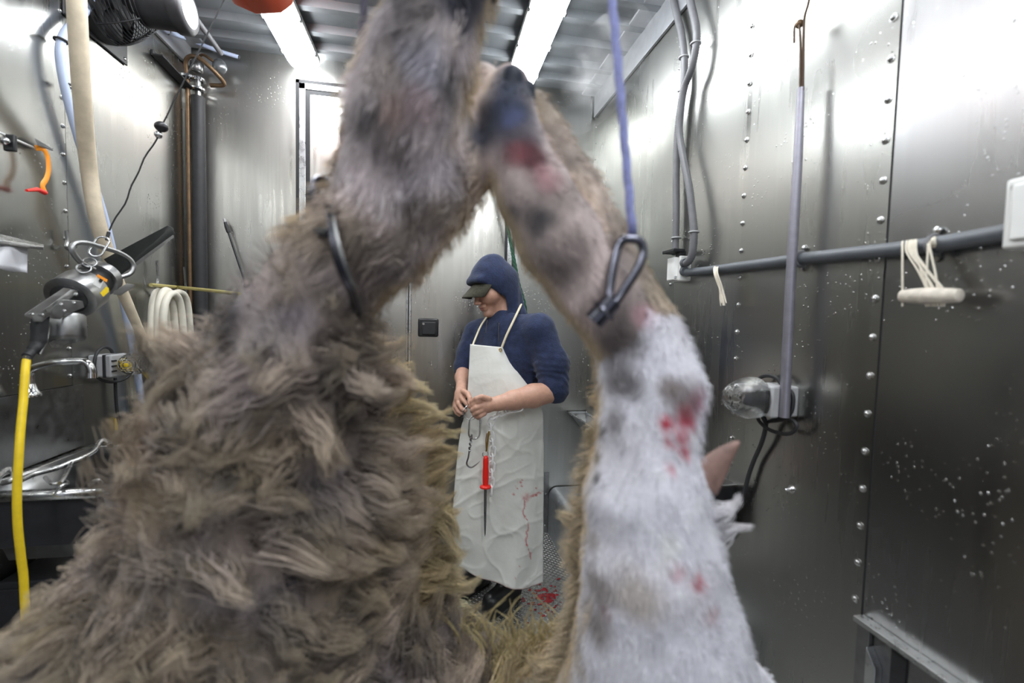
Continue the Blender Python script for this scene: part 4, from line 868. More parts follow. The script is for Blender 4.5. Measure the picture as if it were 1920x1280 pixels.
MB().prism([Lw(-60, 424, .0), Lw(82, 458, .0), Lw(82, 462, .10), Lw(-60, 440, .10)], (0, 0, -.012)).build('shelf', M['steel'], ph, .001)
pr = [[Lw(x, y0+(52+4*math.sin(x*.09))*t, .07+.012*math.sin(x*.11+t)) for x in np.linspace(-60, 51, 12)] for t, y0 in ((0, 0),)]
rows = [[Lw(x, 446+(x+60)*.19+46*t+(2*math.sin(x*.1) if t > .9 else 0), .085+.010*math.sin(x*.09+2*t)) for x in np.linspace(-60, 51, 14)] for t in np.linspace(0, 1, 6)]
MB().strip(rows).build('paper_sheet', M['paper'], ph, solid=.001, sharp=80)

# hooks on the wall and coiled hose
for i, (pts, lab_) in enumerate((([(124, 432), (126, 452), (124, 463), (132, 468), (142, 462)], 'small bent steel wall hook beside the saw guard'), ([(294, 488), (296, 520), (295, 545), (306, 556), (312, 545)], 'straight steel wall hook above the coiled hose'), ([(345, 500), (348, 535), (350, 575), (352, 600)], 'long steel rod hook near the corner pipe'))):
    tag(tube('wall_hook', path(pts, .025), .0055, M['steel'], None, 6), lab_, 'hook')
hc = thing('coiled_hose', 'cream hose coiled in loops on a wall hook', 'hose', Lw(315, 690, .06))
for i, (x0, x1, yt, yb, of) in enumerate(((286, 316, 546, 760, .06), (298, 330, 544, 790, .085), (308, 345, 550, 770, .11), (316, 358, 548, 800, .06))):
    MB().tube(bez([Lw(x0, yb-60, of), Lw(x0-2, (yt+yb)/2, of), Lw(x0, yt+28, of), Lw((x0+x1)/2-4, yt, of), Lw(x1-6, yt+22, of), Lw(x1+2, (yt+yb)/2, of), Lw(x1+8, yb-60, of), Lw((x0+x1)/2, yb, of)], 6, True), .0155, 8, True).build('loop', M['white_hose'], hc)
tag(tube('yellow_rod', [Lw(283, 534, .10), at(330, 538, 2.2), at(380, 543, 2.1), at(450, 551, 1.9)], .008, mat('dull_yellow', (.40, .34, .12), 0, .6)), 'thin dull yellow rod sticking out in front of the corner pipes', 'rod')

# socket box with cable loop
def socket(wallfn, px, py, sgn, label, w=.075, plug=False):
    c = wallfn(px, py, .045); t = thing('socket_box', label, 'socket', c-np.array((0, 0, .05)))
    MB().box(c+np.array((-.015*sgn, 0, 0)), (.055, .095, .085)).build('back_box', M['grey'], t, .006)
    MB().box(c+np.array((.012*sgn, 0, 0)), (.012, .098, .088)).build('gasket', M['rubber'], t, .003)
    MB().box(c+np.array((.026*sgn, 0, 0)), (.022, .098, .088)).build('front_plate', M['grey'], t, .006)
    return c, t
c, so = socket(Lw, 205, 684, 1, 'grey wall socket with open clear lid and yellow plug')
V, Q = sdf_mesh([ell(c+np.array((.085, 0, .005)), (.05, .05, .045), None, .01)], .005, [ell(c+np.array((.085, 0, .005)), (.046, .046, .041), None, .001), ell(c+np.array((-.03, 0, 0)), (.08, .1, .1), None, .002)])
finish('lid', np_mesh('lid', V, Q), M['clear'], so, sharp=0)
MB().cyl(c+np.array((.035, 0, .0)), c+np.array((.075, -.005, -.01)), .016, 12).build('plug', M['yellow'], so)
for dz in (-.02, 0, .02): MB().box(c+np.array((.038, -.035, dz)), (.006, .022, .006)).build('terminal', M['rubber'], so)
lc = thing('looped_cable', 'black cable looped around the socket above the sink', 'cable', Lw(222, 800, .03))
MB().tube(bez([Lw(x, y, .03) for x, y in ((178, 672), (184, 658), (196, 651), (208, 656), (216, 672), (240, 690), (243, 702), (230, 712), (205, 716), (184, 708), (177, 690))], 5, True), .0055, 8, True).build('loop', M['rubber'], lc)
tube('drop', path([(216, 708), (217, 740), (220, 775), (225, 800), (226, 830)], .02), .0065, M['rubber'], lc, 6)
tag(tube('yellow_lead', path([(262, 690, .13), (272, 700, .15), (282, 715, .16), (287, 735, .15)], .12), .007, M['yellow']), 'short yellow lead hanging from the socket plug', 'cable')

# sink
zs = .868
p1_, p2_ = on(40, 879, 0, XL), on(155, 834, 0, XL)
n1, n2 = on(178, 919, 2, zs), on(0, 917, 2, zs); ch = on(243, 905, 2, zs); br_ = on(268, 840, 2, zs)
yn = float(n1[1])
sink = thing('steel_sink', 'stainless sink with a faceted rim under the saw', 'sink', (XL+.25, 1.7, .1))
MB().prism([Lw(-70, 757, .011), Lw(155, 720, .011), Lw(155, 834, .011), Lw(-70, 921, .011)], (.004, 0, 0)).build('backsplash', M['steel_dull'], sink)
out = [np.array((XL+.016, yn, zs)), np.array((n1[0], yn, zs)), np.array((ch[0]+.02, ch[1]+.02, zs)), np.array((ch[0]+.02, p2_[1]+.02, zs)), np.array((XL+.016, p2_[1]+.02, zs))]
cn = sum(out)/5; inn = [cn+(p-cn)*.88 for p in out]; bot = [cn+(p-cn)*.70+np.array((0, 0, -.22)) for p in out]
mbr = MB()
for i in range(5):
    j = (i+1) % 5; mbr.add([out[i], out[j], inn[j], inn[i], out[i]-zup*.022, out[j]-zup*.022], [(0, 1, 2, 3), (0, 4, 5, 1)])
mbr.build('rim', M['steel'], sink, solid=.002, sharp=20)
mbb = MB()
for i in range(5): j = (i+1) % 5; mbb.add([inn[i], inn[j], bot[j], bot[i]], [(0, 1, 2, 3)])
mbb.add(bot, [(0, 1, 2, 3, 4)]); mbb.build('basin', M['steel_dull'], sink, solid=.003, sharp=20)
MB().prism([cn+(p-cn)*.93+np.array((0, 0, -.03)) for p in out], (0, 0, -.26)).build('skirt', mat('dark_steel', (.06, .06, .065), .8, .45, .2, 20), sink) if False else None
for p in (out[1], out[3]): MB().cyl((cn[0]+(p[0]-cn[0])*.8, cn[1]+(p[1]-cn[1])*.8, 0), (cn[0]+(p[0]-cn[0])*.8, cn[1]+(p[1]-cn[1])*.8, zs-.03), .016, 12).build('leg', M['steel_dull'], sink)
MB().cyl(cn+np.array((0, 0, -.22)), cn+np.array((0, 0, -.34)), .022, 14).build('drain', M['steel_dull'], sink)
tp_ = thing('faucet', 'arched chrome faucet over the sink', 'faucet', Lw(57, 735, .05))
tube('spout', path([(57, 732, .05), (57, 700, .05), (62, 690, .07), (80, 684, .10), (110, 679, .15), (150, 677, .20), (164, 681, .22), (171, 692, .23), (172, 706, .23)], .1), .011, M['chrome'], tp_)
MB().cyl(Lw(172, 699, .23), Lw(172, 708, .23), .0145, 14).build('aerator', M['chrome'], tp_)
MB().lathe(Lw(57, 737, .05), (0, 0, 1), [(.026, -.01), (.026, .0), (.018, .01), (.013, .03)], 16).build('base', M['chrome'], tp_)
gb = thing('gambrel_hook', 'long bent steel gambrel hook lying across the sink rim', 'hook', on(130, 880, 2, zs))
def sk(px, py, h): return on(px, py, 2, zs+h)
MB().tube(bez([sk(38, 900, .02), sk(60, 890, .02), sk(88, 882, .022), (sk(110, 876, .025)), sk(132, 867, .03), sk(155, 858, .035), sk(176, 845, .04), sk(184, 832, .05), sk(193, 825, .055), sk(203, 828, .05), sk(207, 836, .045)], 5), .0085, 8).build('bar', M['steel'], gb)
MB().tube(bez([sk(135, 866, .03), sk(128, 880, .03), sk(120, 895, .025), sk(112, 906, .02)], 4), .006, 8).build('prong', M['steel'], gb)
gb2 = thing('meat_hook', 'pointed steel meat hook hanging over the sink rim', 'hook', on(96, 938, 1, yn-.012))
MB().tube(bez([sk(85, 895, .012), sk(96, 906, .012), sk(108, 906, .012), sk(122, 902, .014), sk(126, 907, .012), on(117, 910, 1, yn-.012), on(107, 920, 1, yn-.014), on(95, 938, 1, yn-.014)], 4), list(np.interp(np.linspace(0, 1, 29), [0, .7, 1], [.0055, .0055, .0008])), 8).build('bent_rod', M['steel'], gb2)
gb3 = thing('coiled_hook', 'rounded steel hook at the near corner of the sink', 'hook', sk(10, 905, 0))
MB().tube(bez([sk(-10, 900, .03), sk(2, 889, .035), sk(12, 880, .04), sk(22, 881, .035), sk(28, 890, .03), sk(22, 900, .02), sk(6, 905, .012)], 5), .0085, 8).build('bent_rod', M['steel'], gb3)
gb4 = thing('small_hook', 'small curled steel hook on the far side of the sink', 'hook', sk(180, 908, 0))
MB().tube(bez([sk(170, 910, .006), sk(176, 902, .02), sk(184, 900, .022), sk(190, 906, .010)], 5), .006, 8).build('bent_rod', M['steel'], gb4)
# spray bottle
bc = on(8, 852, 2, zs-.005)
sb = thing('spray_bottle', 'white spray bottle with lime green trigger on the sink', 'bottle', bc)
s_ = float(np.linalg.norm(bc-CAM))/F
MB().lathe(bc, (0, 0, 1), [(.032, 0), (.036, .004), (.036, .19), (.034, .215), (.016, .235), (.014, .25)], 18).build('bottle', M['white'], sb)
MB().lathe(bc, (0, 0, 1), [(.0365, .05), (.0365, .135)], 18).build('label', mat('dark_label', (.05, .045, .055), 0, .5), sb)
MB().lathe(bc, (0, 0, 1), [(.0368, .085), (.0368, .105)], 18).build('label_band', mat('pink_band', (.55, .38, .48), 0, .5), sb)
MB().lathe(bc, (0, 0, 1), [(.018, .25), (.018, .275), (.012, .28)], 14).build('collar', mat('lime_green', (.35, .42, .02), 0, .4), sb)
MB().box(bc+np.array((0, -.01, .295)), (.024, .07, .035)).build('trigger_head', bpy.data.materials['lime_green'], sb, .006)
# bucket under the sink
bk = on(-30, 1165, 2, .40)
bu = thing('bucket', 'dark grey bucket under the sink in the near corner', 'bucket', (bk[0], bk[1]+.04, 0))
MB().lathe((bk[0], bk[1]+.04, 0), (0, 0, 1), [(.08, .0), (.085, .01), (.10, .39), (.105, .40), (.10, .402), (.094, .39), (.075, .02)], 28).build('pail', M['grey'], bu)
MB().ring((bk[0], bk[1]+.04, .396), (0, 0, 1), .103, .005, 30, 6).build('rim', M['steel'], bu)
# metal plate under the sink back
cabm = mat('dark_cabinet', (.03, .03, .035), .3, .5, .2, 20)
MB().bb(np.array((XL+.02, yn+.10, .12)), np.array((cn[0]+.12, p2_[1]-.02, .56))).build('cabinet', cabm, sink, .005)
cdoor = MB().bb(np.array((XL+.03, yn+.094, .15)), np.array((cn[0]+.11, yn+.10, .54))).build('cabinet_door', cabm, sink, .003)
MB().bb(np.array((cn[0]+.06, yn+.080, .40)), np.array((cn[0]+.075, yn+.094, .48))).build('door_handle', M['steel_dull'], cdoor, .002)
MB().bb(np.array((XL+.02, yn+.012, zs-.16)), np.array((n1[0]-.01, yn+.016, zs-.022))).build('front_apron', cabm, sink)
rk = thing('wall_rack', 'short steel bracket rack by the looped cable', 'rack', Lw(230, 800, .02))
for y_ in (783, 797): MB().tube([Lw(222, y_, .01), Lw(300, y_-22, .01)], .004, 6).build('bar', M['steel'], rk)
MB().box(Lw(220, 795, .01), (.012, .012, .05)).build('yellow_tag', M['yellow'], rk)
# ================================================================== fittings on the riveted wall
def conduit(name, pts, r, m, label, ribs=True, par=None):
    t = thing(name, label, 'conduit', pts[-1])
    if ribs:
        P = []; rr = []; cum = [0]
        for i in range(1, len(pts)): cum.append(cum[-1]+np.linalg.norm(pts[i]-pts[i-1]))
        n = int(cum[-1]/.0045)
        for i in range(n+1):
            s = cum[-1]*i/n; P.append(np.array([np.interp(s, cum, [p[k] for p in pts]) for k in range(3)])); rr.append(r if i % 2 else r*.86)
        MB().tube(P, rr, 10).build('corrugated_tube', m, t, sharp=0)
    else: MB().tube(pts, r, 12).build('tube', m, t)
    return t
def clip(t, p, axis, r):
    MB().ring(p, axis, r, .0035, 16, 6).build('clip', M['grey'], t)
c1 = conduit('wall_conduit', path([(1259, -60), (1263, 0), (1277, 60), (1283, 110), (1282, 160), (1276, 200), (1270, 260), (1268, 330), (1268, 400), (1267, 440), (1266, 478)], .025, Rw), .0145, M['conduit2'], 'grey corrugated conduit dropping onto the white junction box')
clip(c1, Rw(1282, 108, .025), (0, 0, 1), .017); clip(c1, Rw(1268, 446, .025), (0, 0, 1), .017)
c2 = conduit('wall_conduit', path([(1285, -60), (1294, 0), (1305, 50), (1305, 85), (1296, 130), (1283, 165), (1276, 210), (1274, 250), (1282, 300), (1292, 350), (1298, 400), (1301, 435), (1299, 470), (1294, 486), (1286, 494)], .045, Rw), .0145, M['conduit2'], 'grey corrugated conduit crossing over its neighbour and curving into the box')
clip(c2, Rw(1304, 82, .045), (0, 0, 1), .017); clip(c2, Rw(1301, 435, .045), (0, 0, 1), .017)
c = Rw(1270, 505, .035)
jb = thing('junction_box', 'white plastic junction box where the conduits meet', 'junction box', c-np.array((0, 0, .05)))
MB().box(c+np.array((.01, 0, 0)), (.05, .085, .098)).build('box', M['white'], jb, .004)
MB().prism([c+np.array((-.015, -.034, -.046)), c+np.array((-.028, -.02, -.044)), c+np.array((-.028, .03, -.044)), c+np.array((-.015, .038, -.046))], (0, 0, .09)).build('lid', M['white'], jb, .003)
MB().box(c+np.array((-.020, -.022, -.034)), (.012, .016, .010)).build('tab', M['grey'], jb, .001)
MB().box(c+np.array((-.02, 0.0, .07)), (.05, .085, .012)).build('shade_plate', M['black'], jb, .002)
MB().box(c+np.array((-.0, -.02, .055)), (.03, .03, .03)).build('gland', M['black'], jb, .003)
for dz in (-.012, .02): MB().cyl(c+np.array((.0, -.042, dz)), c+np.array((.0, -.058, dz)), .017, 12).build('side_gland', M['conduit'], jb)
hzp = path([(1288, 511), (1320, 508), (1360, 503), (1400, 498), (1450, 492), (1500, 485), (1560, 479), (1620, 473), (1690, 466), (1760, 457), (1830, 446), (1910, 431), (1990, 412)], .028, Rw)
ch_ = conduit('wall_conduit', hzp, .0155, M['conduit'], 'dark grey conduit running level along the riveted wall to the white box', False)
for px_, py_ in ((1502, 485), (1752, 459)):
    p = Rw(px_, py_, .028); MB().ring(p, (0, 1, 0), .0185, .005, 18, 6).build('saddle_clamp', M['conduit2'], ch_)
    for dz in (.028, -.026): MB().lathe(Rw(px_+8, py_, 0)+np.array((-.002, 0, dz)), (-1, 0, 0), [(.008, 0), (.008, .006), (.003, .009)], 8).build('screw', M['steel'], ch_)
c = Rw(1925, 402, .03)
wb = thing('switch_box', 'white switch box at the edge where the dark conduit ends', 'switch box', c-np.array((0, 0, .06)))
MB().box(c+np.array((0, -.06, .0)), (.06, .145, .115)).build('box', M['white'], wb, .005); MB().box(c+np.array((-.033, -.06, 0)), (.008, .12, .09)).build('cover', M['white'], wb, .003)
MB().lathe(c+np.array((-.03, 0, .042)), (-1, 0, 0), [(.005, 0), (.004, .004)], 8).build('screw', M['steel'], wb)
# strings over the conduit
def bundle(name, label, strands_, parent=None):
    t = thing(name, label, 'string', Rw(1350, 570, .04))
    for s in strands_: MB().tube(bez(s, 4), .0018, 5).build('string', M['string'], t)
    return t
S_ = []
for i in range(14):
    o_ = random.uniform(-5, 5); e = random.uniform(-7, 7); k = random.uniform(0, .012)
    S_.append([Rw(1347+o_, 512, .004), Rw(1346+o_, 503, .014), Rw(1345+o_*.9, 499, .030), Rw(1342+o_*.8, 503, .049), Rw(1343+o_*.8, 515, .052+k), Rw(1350+o_*.8, 535, .047+k), Rw(1354+e*.8, 552, .045+k), Rw(1357+e, 570+random.uniform(-4, 4), .045+k)])
bundle('string_bundle', 'bundle of cream strings hung over the conduit near the junction box', S_)
hd_ = thing('toggle_handle', 'worn cream toggle handle hanging on strings below the conduit', 'handle', Rw(1745, 572, .06))
a, b = Rw(1690, 555, .055), Rw(1801, 554, .055)
LL = float(np.linalg.norm(b-a)); MB().lathe(a, b-a, [(.010, 0), (.0125, .002), (.0150, LL*.25), (.0165, LL*.5), (.0150, LL*.75), (.0125, LL-.002), (.010, LL)], 20).build('toggle', mat('worn_cream', (.62, .56, .48), 0, .6, .22, 60), hd_)
for px0, px1, seed in ((1692, 1692, 0), (1700, 1738, 1), (1705, 1752, 2), (1711, 1765, 3), (1715, 1770, 4), (1718, 1742, 5), (1740, 1737, 6), (1744, 1758, 7), (1708, 1748, 8)):
    q0 = 466-(px0-1690)*.12
    MB().tube(bez([Rw(px0+3, q0+6, .006), Rw(px0+1, q0-12, .022), Rw(px0, q0-10, .042), Rw(px0, q0+8, .052), Rw((px0+px1)/2+3*math.sin(seed), 508, .056), Rw(px1, 545, .056), Rw(px1, 574, .055)], 5), .0019, 5).build('string', M['string'], hd_)
MB().tube(bez([Rw(1752, 445, .03), Rw(1750, 452, .05), Rw(1752, 462, .04)], 4), .004, 6).build('loop_end', M['string'], hd_)
# vertical rod with hook
vr = thing('hanging_rod', 'grey steel rod hanging upright on the wall from a bent hook', 'rod', Rw(1470, 782, .05))
tube('rod', [Rw(1502, 165, .05), Rw(1496, 300, .05), Rw(1485, 480, .05), Rw(1478, 620, .05), Rw(1470, 782, .05)], [.0085, .0115, .0125, .013, .0135], mat('wet_rod', (.30, .29, .34), .6, .35, .1, 40), vr, 12)
tube('upper_wire', path([(1505, 170), (1506, 110), (1507, 60), (1509, 30), (1516, 5), (1524, -40)], .05, Rw), .0034, mat('rusty_wire', (.09, .055, .035), .5, .5), vr, 6)
tube('inner_wire', path([(1500, 175), (1501, 110), (1500, 60), (1496, 45), (1490, 50), (1489, 80)], .055, Rw), .0030, bpy.data.materials['rusty_wire'], vr, 6)
MB().ball(Rw(1499, 45, .05), .011, 10).build('knot', M['copper'], vr)
# socket box with rounded clear lid
c = Rw(1438, 746, .045); so2 = thing('socket_box', 'grey wall socket with wet clear rounded lid beside the rod', 'socket', c-np.array((0, 0, .05)))
MB().box(c+np.array((.018, -.02, 0)), (.055, .09, .085)).build('back_box', M['grey'], so2, .006)
MB().box(c+np.array((-.012, -.02, 0)), (.008, .088, .083)).build('gasket', M['rubber'], so2, .003)
MB().box(c+np.array((-.028, -.02, 0)), (.026, .092, .088)).build('front_plate', M['grey'], so2, .006)
lc_ = c+np.array((-.088, -.012, .004))
V, Q = sdf_mesh([cone(lc_+np.array((.045, 0, 0)), lc_+np.array((-.012, .006, 0)), .050, .042, .02), cone(lc_+np.array((.02, .0, .012)), lc_+np.array((.02, 0, -.012)), .047, .047, .02)], .004, [ell(c+np.array((.03, 0, 0)), (.07, .2, .2), None, .002), cone(lc_+np.array((.045, 0, 0)), lc_+np.array((-.012, .006, 0)), .046, .038, .002)])
finish('lid', np_mesh('lid', V, Q), M['clear'], so2, sharp=0)
MB().box(c+np.array((-.046, -.02, 0)), (.012, .07, .06)).build('outlet_face', M['black'], so2, .004)
for dy in (-.015, .015): MB().tube([lc_+np.array((.0, dy, -.047)), lc_+np.array((-.004, dy, -.055))], [.003, .001], 6).build('water_drip', M['clear'], so2)
lk = thing('dangling_cable', 'black cable looping under the wet socket and hanging down the wall', 'cable', Rw(1372, 968, .02))
tube('loop', path([(1418, 776, .06), (1424, 790, .05), (1440, 804, .04), (1462, 812, .035), (1482, 812, .03), (1493, 802, .03), (1491, 792, .03), (1478, 785, .03), (1455, 786, .03), (1436, 792, .03)], .03, Rw), .0055, M['rubber'], lk, 6)
tube('drop', path([(1428, 776, .06), (1436, 796, .03), (1428, 830, .025), (1414, 862, .02), (1404, 890, .02), (1396, 920, .02), (1384, 950, .02), (1370, 978, .02), (1360, 1010, .02)], .03, Rw), .0065, M['rubber'], lk, 6)
tube('upper_loop', path([(1418, 718, .03), (1425, 708, .03), (1440, 704, .03), (1456, 709, .03), (1465, 720, .03), (1484, 735, .03), (1487, 755, .03), (1482, 775, .03), (1468, 786, .03), (1440, 790, .03)], .03, Rw), .0055, M['rubber'], lk, 6)
# dark box low on the wall
c = Rw(1352, 950, .04); db = thing('wall_box', 'black wall box behind the pale hanging leg', 'box', c-np.array((0, 0, .08)))
MB().box(c+np.array((0, .03, 0)), (.08, .10, .15)).build('box', M['black'], db, .004); MB().box(c+np.array((0, .03, .079)), (.085, .105, .008)).build('lid', M['steel_dull'], db, .002)
# stainless hatch frame, lower corner
hfm = thing('hatch_frame', 'stainless hatch frame with dark opening low on the riveted wall', 'hatch', (XR-.02, .55, 0))
p0, p1 = Rw(1620, 1149), Rw(1824, 1280); zt = .722; y0 = float(p0[1])
MB().bb(np.array((XR-.030, -.6, zt-.012)), np.array((XR-.001, y0, zt))).build('top_flange', M['alu'], hfm, .001)
MB().bb(np.array((XR-.022, y0-.032, 0)), np.array((XR-.001, y0-.004, zt-.012))).build('post', M['steel_dull'], hfm, .001)
MB().prism([(XR-.03, y0-.034, zt-.05), (XR-.03, y0-.056, zt-.085), (XR-.03, y0-.056, 0), (XR-.03, y0-.034, 0)], (.02, 0, 0)).build('folded_edge', M['alu'], hfm, .001)
MB().bb(np.array((XR-.010, -.6, 0)), np.array((XR-.002, y0-.034, zt-.012))).build('panel', M['steel_dull'], hfm)
MB().bb(np.array((XR-.014, y0-.105, 0)), np.array((XR-.009, y0-.075, zt-.012))).build('dark_gap', M['rubber'], hfm)
MB().bb(np.array((XR-.014, -.5, 0)), np.array((XR-.009, y0-.11, zt-.11))).build('opening', mat('dark_blue_opening', (.03, .035, .05), .2, .3), hfm)
MB().lathe((XR-.010, y0-.20, zt-.075), (-1, 0, 0), [(.012, 0), (.012, .002), (.006, .006)], 10).build('bolt', M['chrome'], hfm)

# hand trough in the far corner, wheel-arch bench
tr = thing('hand_trough', 'small stainless trough in the far corner beside the worker', 'trough', (.93, 2.5, .6))
x0, x1, y0_, y1_ = .874, XR-.002, 2.15, YB-.012; zt_ = .80
rim = MB()
for a, b in (((x0, y0_), (x1, y0_+.012)), ((x0, y1_-.012), (x1, y1_)), ((x0, y0_), (x0+.014, y1_)), ((x1-.008, y0_), (x1, y1_))): rim.bb(np.array((*a, zt_-.012)), np.array((*b, zt_)))
rim.build('rim', M['alu'], tr)
MB().add([(x0+.012, y0_+.01, zt_-.01), (x1-.006, y0_+.01, zt_-.01), (x1-.006, y1_-.01, zt_-.01), (x0+.012, y1_-.01, zt_-.01), (x0+.09, y0_+.05, zt_-.11), (x1-.006, y0_+.05, zt_-.11), (x1-.006, y1_-.03, zt_-.11), (x0+.09, y1_-.03, zt_-.11)],
         [(0, 1, 5, 4), (1, 2, 6, 5), (2, 3, 7, 6), (3, 0, 4, 7), (4, 5, 6, 7)]).build('basin', M['steel_dull'], tr, solid=.003, sharp=20)
bn = thing('wheel_arch_bench', 'low galvanised wheel arch box along the floor with rounded edge', 'bench', (.88, 2.1, 0))
bx, bz, r_ = .765, .305, .055
prof = [(XR-.002, 0), (bx, 0), (bx, bz-r_)]+[(bx+r_-r_*math.cos(a), bz-r_+r_*math.sin(a)) for a in np.linspace(.15, math.pi/2, 8)]+[(XR-.002, bz)]
MB().prism([(x, 1.35, z) for x, z in prof], (0, YB-.012-1.35, 0)).build('shell', M['galv'], bn, sharp=25)
for z in (.05, .26): MB().lathe((bx-.02, YB-.004, z), (0, -1, 0), [(.008, 0), (.006, .004), (.002, .006)], 8).build('rivet', M['steel'], bn)
MB().bb(np.array((bx-.035, YB-.008, 0)), np.array((bx, YB-.002, .40))).build('back_strip', M['steel_dull'], bn)
# green rope
gr = thing('green_rope', 'dark green rope hanging from the ceiling behind the worker', 'rope', on(985, 572, 1, 2.55))
gp = bez([on(884, 20, 1, 2.55), on(893, 90, 1, 2.55), on(920, 260, 1, 2.55), on(955, 440, 1, 2.55), on(964, 490, 1, 2.55), on(972, 530, 1, 2.55), on(984, 575, 1, 2.55), on(990, 640, 1, 2.55)], 10)
tw = MB()
for s in range(3): tw.tube([p+np.array((.006*math.cos(i*.9+s*2.09), .006*math.sin(i*.9+s*2.09), 0)) for i, p in enumerate(gp)], .0065, 6)
tw.build('twisted_strands', M['greenrope'], gr, sharp=0)
# blood on the floor: thin wet pools
bl = mat('wet_blood', (.30, .006, .012), 0, .15, .2, 40)
mb = MB(); 
for i in range(120):
    a, b = random.gauss(1022, 24), random.gauss(1128, 16)
    if random.random() < .3: a, b = random.gauss(1030, 8), random.gauss(1118, 6)
    p = on(a, b, 2, .0); 
    if p[0] > .74 or p[1] < 1.7: continue
    r = random.uniform(.002, .010)*(1.6 if random.random() < .12 else 1); n = 7
    pts = [(p[0]+r*random.uniform(.4, 1.2)*math.cos(2*math.pi*k/n)*1.4, p[1]+r*random.uniform(.4, 1.2)*math.sin(2*math.pi*k/n), .0018) for k in range(n)]
    mb.add(pts+[(p[0], p[1], .0030)], [(k, (k+1) % n, n) for k in range(n)])
o = tag(mb.build('blood_spatter', bl, None, sharp=0), 'fresh red blood spattered on the tread plate by the boot', 'blood'); o['kind'] = 'stuff'
# ================================================================== ropes, shackles, hooves and loose tufts of the sheep
bluem = mat('blue_rope', (.24, .26, .50), 0, .7, .2, 150)
def rope(name, label, p0, p1, r, m):
    d = p1-p0; top = p0+d*((ZC-.05-p0[2])/d[2]); t = thing(name, label, 'rope', p0); mb = MB(); n = 70
    e = unit(np.cross(d, (0, 1, 0))); g = unit(np.cross(d, e))
    for s in range(3): mb.tube([p0+(top-p0)*i/n+(e*math.cos(i*.9+s*2.094)+g*math.sin(i*.9+s*2.094))*r*.5 for i in range(n+1)], r*.62, 6)
    mb.build('twisted_strands', m, t, sharp=0); MB().ball(top, r*2.2, 10).build('knot', m, t); return t
rope('blue_rope', 'blue rope from the ceiling carrying the pale spotted leg', at(1186, 440, .56), at(1148, 0, .56), .0058, bluem)
rope('dark_rope', 'dark violet rope from the ceiling carrying the woolly leg', at(664, 215, .60), at(684, 0, .60), .0050, mat('dark_rope', (.05, .045, .07), 0, .8, .3, 150))
ck = mat('wet_steel', (.11, .11, .135), 1, .25, .1, 40)
sh = thing('steel_shackle', 'triangular steel shackle clipped around the pale spotted leg', 'shackle', at(1128, 600, .54))
tri = [at(1183, 448, .545), at(1200, 452, .545), at(1206, 475, .545), at(1192, 510, .54), at(1165, 550, .535), at(1150, 570, .53), at(1141, 566, .53), at(1143, 545, .535), at(1150, 500, .54), at(1158, 465, .545), at(1168, 450, .545)]
MB().tube(bez(tri, 5, True), .0058, 10, True).build('triangle', ck, sh)
MB().cyl(at(1150, 562, .53), at(1112, 602, .535), .0125, 14).build('screw_gate', ck, sh)
MB().ring(at(1132, 582, .532), at(1150, 562, .53)-at(1112, 602, .535), .0135, .003, 16, 6).build('knurl', ck, sh)
ls = thing('leg_chain', 'dark steel band and eye gripping the woolly leg', 'shackle', at(660, 560, .50))
bandp = bez([at(612, 372, .555), at(617, 400, .525), at(622, 440, .505), at(630, 480, .50), at(643, 515, .505), at(658, 548, .525), at(668, 580, .56), at(672, 600, .60)], 5)
MB().tube(bandp, .0075, 10, flat=.6).build('band', ck, ls)
MB().tube([p+cv(.006, .004, .002) for p in bandp[4:26]], .0030, 8).build('inner_wire', M['steel_dull'], ls)
MB().ring(at(612, 372, .565), cv(.9, 0, .4), .021, .0085, 20, 8).build('eye', ck, ls)
MB().tube(bez([at(590, 432, .53), at(604, 436, .515), at(618, 438, .505)], 4), [.004]*3+[.006]*6, 8).build('pin', M['rubber'], ls)
MB().tube(bez([at(664, 215, .60), at(640, 290, .60), at(622, 340, .585), at(613, 365, .565)], 5), .0052, 8).build('lanyard', bpy.data.materials['dark_rope'], ls)
# hooves: two dark horny claws each
hoof = mat('dark_hoof', (.016, .022, .040), 0, .6, .3, 60, bump=.4, bscale=90)
def claw(a, b, r0, r1, nm='hoof'):
    V, Q = sdf_mesh([cone(a, b, r0, r1, .004)], .003); finish(nm, np_mesh(nm, V, Q), hoof, SHEEP, sharp=0)
claw(at(948, 215, .590), at(960, 146, .576), .028, .015); claw(at(980, 212, .598), at(992, 164, .588), .019, .009)
claw(at(903, 262, .572), at(897, 244, .578), .011, .007, 'dewclaw')
claw(at(868, -30, .505), at(880, -110, .50), .032, .024); claw(at(900, -40, .52), at(915, -110, .52), .028, .02)
# loose flap like an ear on the pale leg
rows = []
for i in range(8):
    t = i/7; w_ = .029*(1-t)**.75+.001
    c_ = at(1318+66*t, 905-78*t-4*math.sin(t*3), .605+.02*t)
    rows.append([c_+cv(.62, -.72, 0)*w_*k+cv(0, 0, 1)*.006*(1-k*k) for k in (-1, -.5, 0, .5, 1)])
MB().strip(rows).build('skin_flap', mat('pink_skin_flap', (.25, .15, .125), 0, .6, .3, 60), SHEEP, solid=.004, sharp=0, sub=1)
